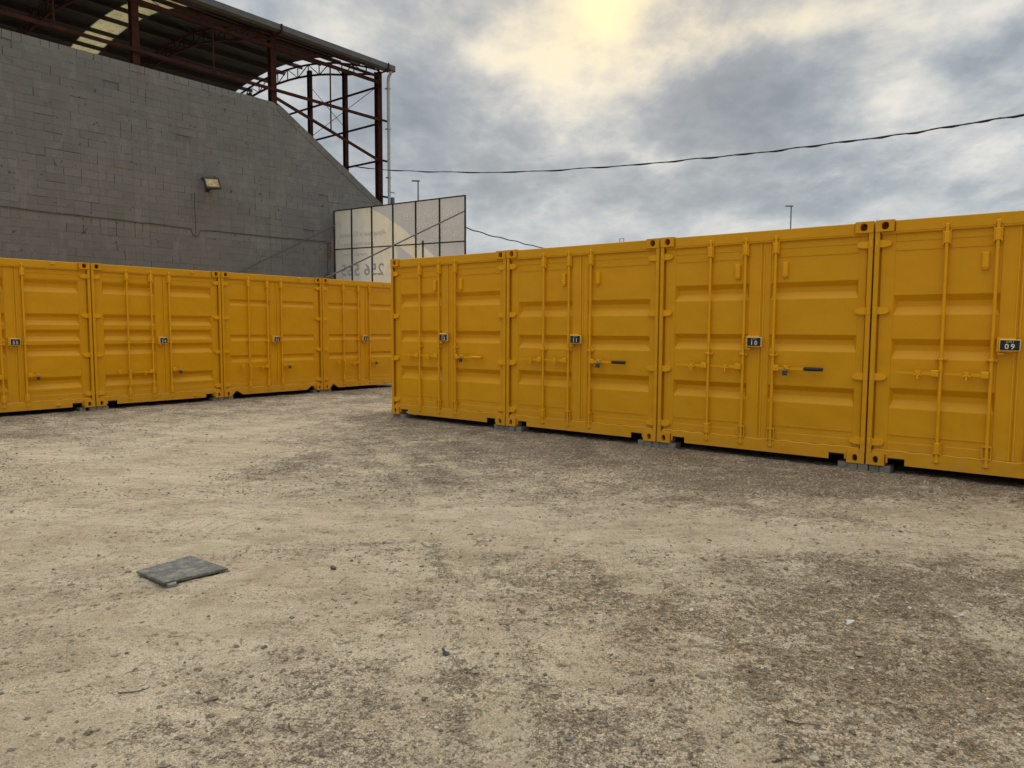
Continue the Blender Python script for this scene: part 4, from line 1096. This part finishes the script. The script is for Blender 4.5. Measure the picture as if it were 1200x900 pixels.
# gutter and downpipe
gp = [(-.16, .0), (-.16, -.17), (.0, -.20), (.0, -.185), (-.145, -.155), (-.145, .0)]
gm = MB(); L0, L1 = -6.4, 12.38
gm.add([(L0, -.30+y_*1.0, 10.77+z_) for y_, z_ in gp]+[(L1, -.30+y_, 10.77+z_) for y_, z_ in gp], [(i, i+6, (i+1) % 6+6, (i+1) % 6) for i in range(6)]+[(0,1,2,3,4,5)[::-1], (6,7,8,9,10,11)])
gm.box(L1-.012, L1, -.46, -.22, 10.57, 10.77)
obj('gutter', gm.mesh('gutter', M_gutter), shed)
gm = MB()
for s in COLS: gm.box(s-.03, s+.03, -.475, .10, 10.53, 10.56); gm.box(s-.03, s+.03, -.478, -.465, 10.55, 10.79)
obj('gutter_bracket', gm.mesh('gutter_bracket', M_rust), shed)
obj('downpipe', MB().tube([(12.25, -.36, 10.58), (12.25, -.35, 10.5), (12.25, -.25, 10.42), (12.25, -.22, 10.3), (12.25, -.22, 0.2)], .055, 10).mesh('downpipe', M_pipe), shed)
dpc = obj('pipe_clip', MB().box(12.19, 12.31, -.285, -.10, 8.6, 8.64).box(12.19, 12.31, -.285, -.10, 6.9, 6.94).box(12.19, 12.31, -.285, -.10, 10.0, 10.04).mesh('pipe_clip', M_pipe), shed)
obj('junction_box', MB().box(12.42, 12.52, -.2, -.05, 5.85, 6.25).box(12.3, 12.6, -.12, -.10, 6.42, 6.45).mesh('junction_box', M_pole), shed)

# ------------------------------------------------------------------ advertising banner seen from behind
FB = Matrix.Identity(4); ax = Vector((-eL.y, eL.x, 0)); Ob = OL+eL*9.95
ay = Vector((-ax.y, ax.x, 0))
for i in range(3): FB[i][0] = ax[i]; FB[i][1] = ay[i]; FB[i][3] = Ob[i]
FB[2][3] = 0
# local x runs away from the camera side of the yard towards the wall; local +y faces the yard
CX = (.20, 1.235, 2.26, 3.30, 4.32, 5.35, 6.28)
RW = (5.30, 4.02, 2.78, 1.55)
bn = thing('banner', 'large tattered advertising banner on a steel frame, seen from behind above the far containers', 'banner', FB)
def zt(x): return 0.026*(x-.2)
for i in range(6):
    for j in range(3):
        z1_, z0_ = RW[j], RW[j+1]; x0_, x1_ = CX[i], CX[i+1]; nn_ = 7; mb = MB(); vs = []
        for a in range(nn_):
            for b_ in range(nn_):
                u_, v_ = a/(nn_-1), b_/(nn_-1); bul = math.sin(math.pi*u_)*math.sin(math.pi*v_)
                vs.append((x0_+(x1_-x0_)*u_, -.035-.045*bul*random.uniform(.5, 1)-.012*math.sin(7*u_+5*v_+i), z0_+(z1_-z0_)*v_+zt(x0_+(x1_-x0_)*u_)))
        mb.add(vs, [(a*nn_+b_, (a+1)*nn_+b_, (a+1)*nn_+b_+1, a*nn_+b_+1) for a in range(nn_-1) for b_ in range(nn_-1)], True)
        obj('fabric_panel', mb.mesh('fabric_panel', M_banner), bn)
for i, x in enumerate(CX): obj('frame_post', MB().bar((x, 0, 0), (x, 0, RW[0]+zt(x)), .038, .038).mesh('frame_post', M_frame), bn)
for z in RW: obj('frame_rail', MB().bar((CX[0]-.02, .004, z), (CX[-1]+.02, .004, z+zt(CX[-1])), .032, .034).mesh('frame_rail', M_frame), bn)
obj('frame_post', MB().bar((1.93, .02, 2.7), (1.93, .02, 4.16), .038, .038).mesh('frame_post', M_frame), bn)
def btext(body, size, x, z, mt, al='LEFT', sh=0.0, sp=1.0, sx_=1.0, bold=0):
    me = text_mesh(body, size, mt, al, .001, sp, sh, bold); me.transform(Matrix.Diagonal((sx_, 1, 1, 1)))
    o = obj('lettering', me, bn, (x, -.028+.0, z)); o.rotation_euler = (0, -.026, 0); o['label'] = 'reversed printed words '+body; return o
def fit_text(body, x0, x1, z, h, mt, sh=0.0, bold=0, sp=1.0):
    me = text_mesh(body, h/.72, mt, 'LEFT', .001, sp, sh, bold); xsn = [v.co.x for v in me.vertices]; wdt = max(xsn)-min(xsn); mn = min(xsn)
    me.transform(Matrix.Translation((x0, 0, 0)) @ Matrix.Diagonal(((x1-x0)/wdt, 1, 1, 1)) @ Matrix.Translation((-mn, 0, 0)))
    o = obj('lettering', me, bn, (0, -.012, z)); o.rotation_euler = (0, -.026, 0); o['label'] = 'reversed printed words '+body; return o
fit_text('TU LO QUE QUIERES', .47, 2.82, 4.86, .17, M_txt_l)
fit_text('ES QUE TE COMA', .47, 2.30, 4.55, .17, M_txt_l)
fit_text('EL TIGRE', .47, 1.50, 4.27, .17, M_txt_l)
fit_text('Almacenes y Trasteros', 3.64, 5.99, 4.46, .17, M_txt_d, .3)
fit_text('para empresas y', 4.23, 6.0, 4.16, .14, M_txt_d, .3)
fit_text('particulares', 4.57, 5.9, 3.82, .11, M_txt_d, .3)
fit_text('256 565', 3.76, 5.95, 3.29, .38, M_txt_d, 0, .006)
# sloping steel props that run from the frame down to the container roofs
for x, zt_, s2, z2, lb in ((.20, 4.86, 4.72, 2.73, 'right'), (6.20, 4.98, 4.3, 2.80, 'left')):
    p = FB @ Vector((x, .03, zt_)); q = p - eL*s2; q.z = z2
    if lb == 'left': q = p - eL*4.3; q.z = 2.80
    thing('banner_prop', 'long slanting grey steel prop on the %s side of the banner' % lb, 'prop', me=MB().tube([p, q], .019, 8).mesh('banner_prop', M_strut), group='slanting props of the banner')

# ------------------------------------------------------------------ overhead cables
CB1 = [(-6.35, 27.84, 7.63), (-5.991, 27.448, 7.518), (-4.33, 25.671, 7.021), (-2.805, 24.041, 6.624), (-1.05, 22.164, 6.21), (0.567, 20.435, 5.888), (1.949, 18.958, 5.656), (3.057, 17.773, 5.495), (3.879, 16.894, 5.4), (4.622, 16.098, 5.304), (5.299, 15.375, 5.235), (5.915, 14.716, 5.188), (6.481, 14.111, 5.138), (7.001, 13.555, 5.106), (7.481, 13.041, 5.085), (7.925, 12.567, 5.072), (8.337, 12.126, 5.074), (9.077, 11.335, 5.097), (10.018, 10.328, 5.134), (11.033, 9.243, 5.216), (14, 6.1, 5.5), (18, 1.8, 6.0)]
def smooth(pts, per, amp):
    out = []; pts = [Vector(p) for p in pts]; d = 0
    for i in range(len(pts)-1):
        p0, p1, p2, p3 = pts[max(i-1, 0)], pts[i], pts[i+1], pts[min(i+2, len(pts)-1)]
        for j in range(per):
            t = j/per
            q = .5*((2*p1)+(p2-p0)*t+(2*p0-5*p1+4*p2-p3)*t*t+(3*p1-p0-3*p2+p3)*t**3)
            d += 1; q.z += amp*math.sin(d*.9)+amp*.7*math.sin(d*.37); out.append(q)
    out.append(pts[-1]); return out
sm1 = smooth(CB1, 6, .006)
mb = MB(); mb.tube(sm1, .0125, 6); mb.tube([q+Vector((0, .01, .016*math.sin(i*1.3)-.006)) for i, q in enumerate(sm1)], .010, 5)
thing('overhead_cable', 'black twisted overhead cable sagging across the sky from the shed to the right', 'cable', me=mb.mesh('overhead_cable', M_wire))
CB2 = [(-1.36, 20.992, 4.407), (-0.911, 21.948, 4.388), (-0.289, 23.275, 4.388), (0.325, 24.584, 4.394), (1.045, 26.121, 4.423), (2.755, 29.768, 4.52), (4.734, 33.989, 4.672)]
thing('overhead_cable', 'short black cable running down to the right from the banner corner', 'cable', me=MB().tube(smooth(CB2, 8, .012), .017, 6).mesh('overhead_cable', M_wire))

# ------------------------------------------------------------------ far street lamps
def lamp(x, y, h, side, label):
    t = thing('street_lamp', label, 'street lamp', Matrix.Translation((x, y, 0)), group='street lamps beyond the yard')
    obj('pole', MB().tube([(0, 0, -.1), (0, 0, h*.5), (0, 0, h)], [.09, .065, .045], 8).mesh('pole', M_pole), t)
    x0_, x1_ = (-.42, .12) if side < 0 else (-.12, .42)
    obj('lamp_head', MB().box(x0_, x1_, -.10, .10, h-.02, h+.05).mesh('lamp_head', M_pole), t)
lamp(-6.42, 50, 11.45, -1, 'thin grey street lamp rising behind the banner')
lamp(20.82, 55, 10.70, -1, 'thin grey street lamp rising behind the container marked 10')
bpy.context.view_layer.update()
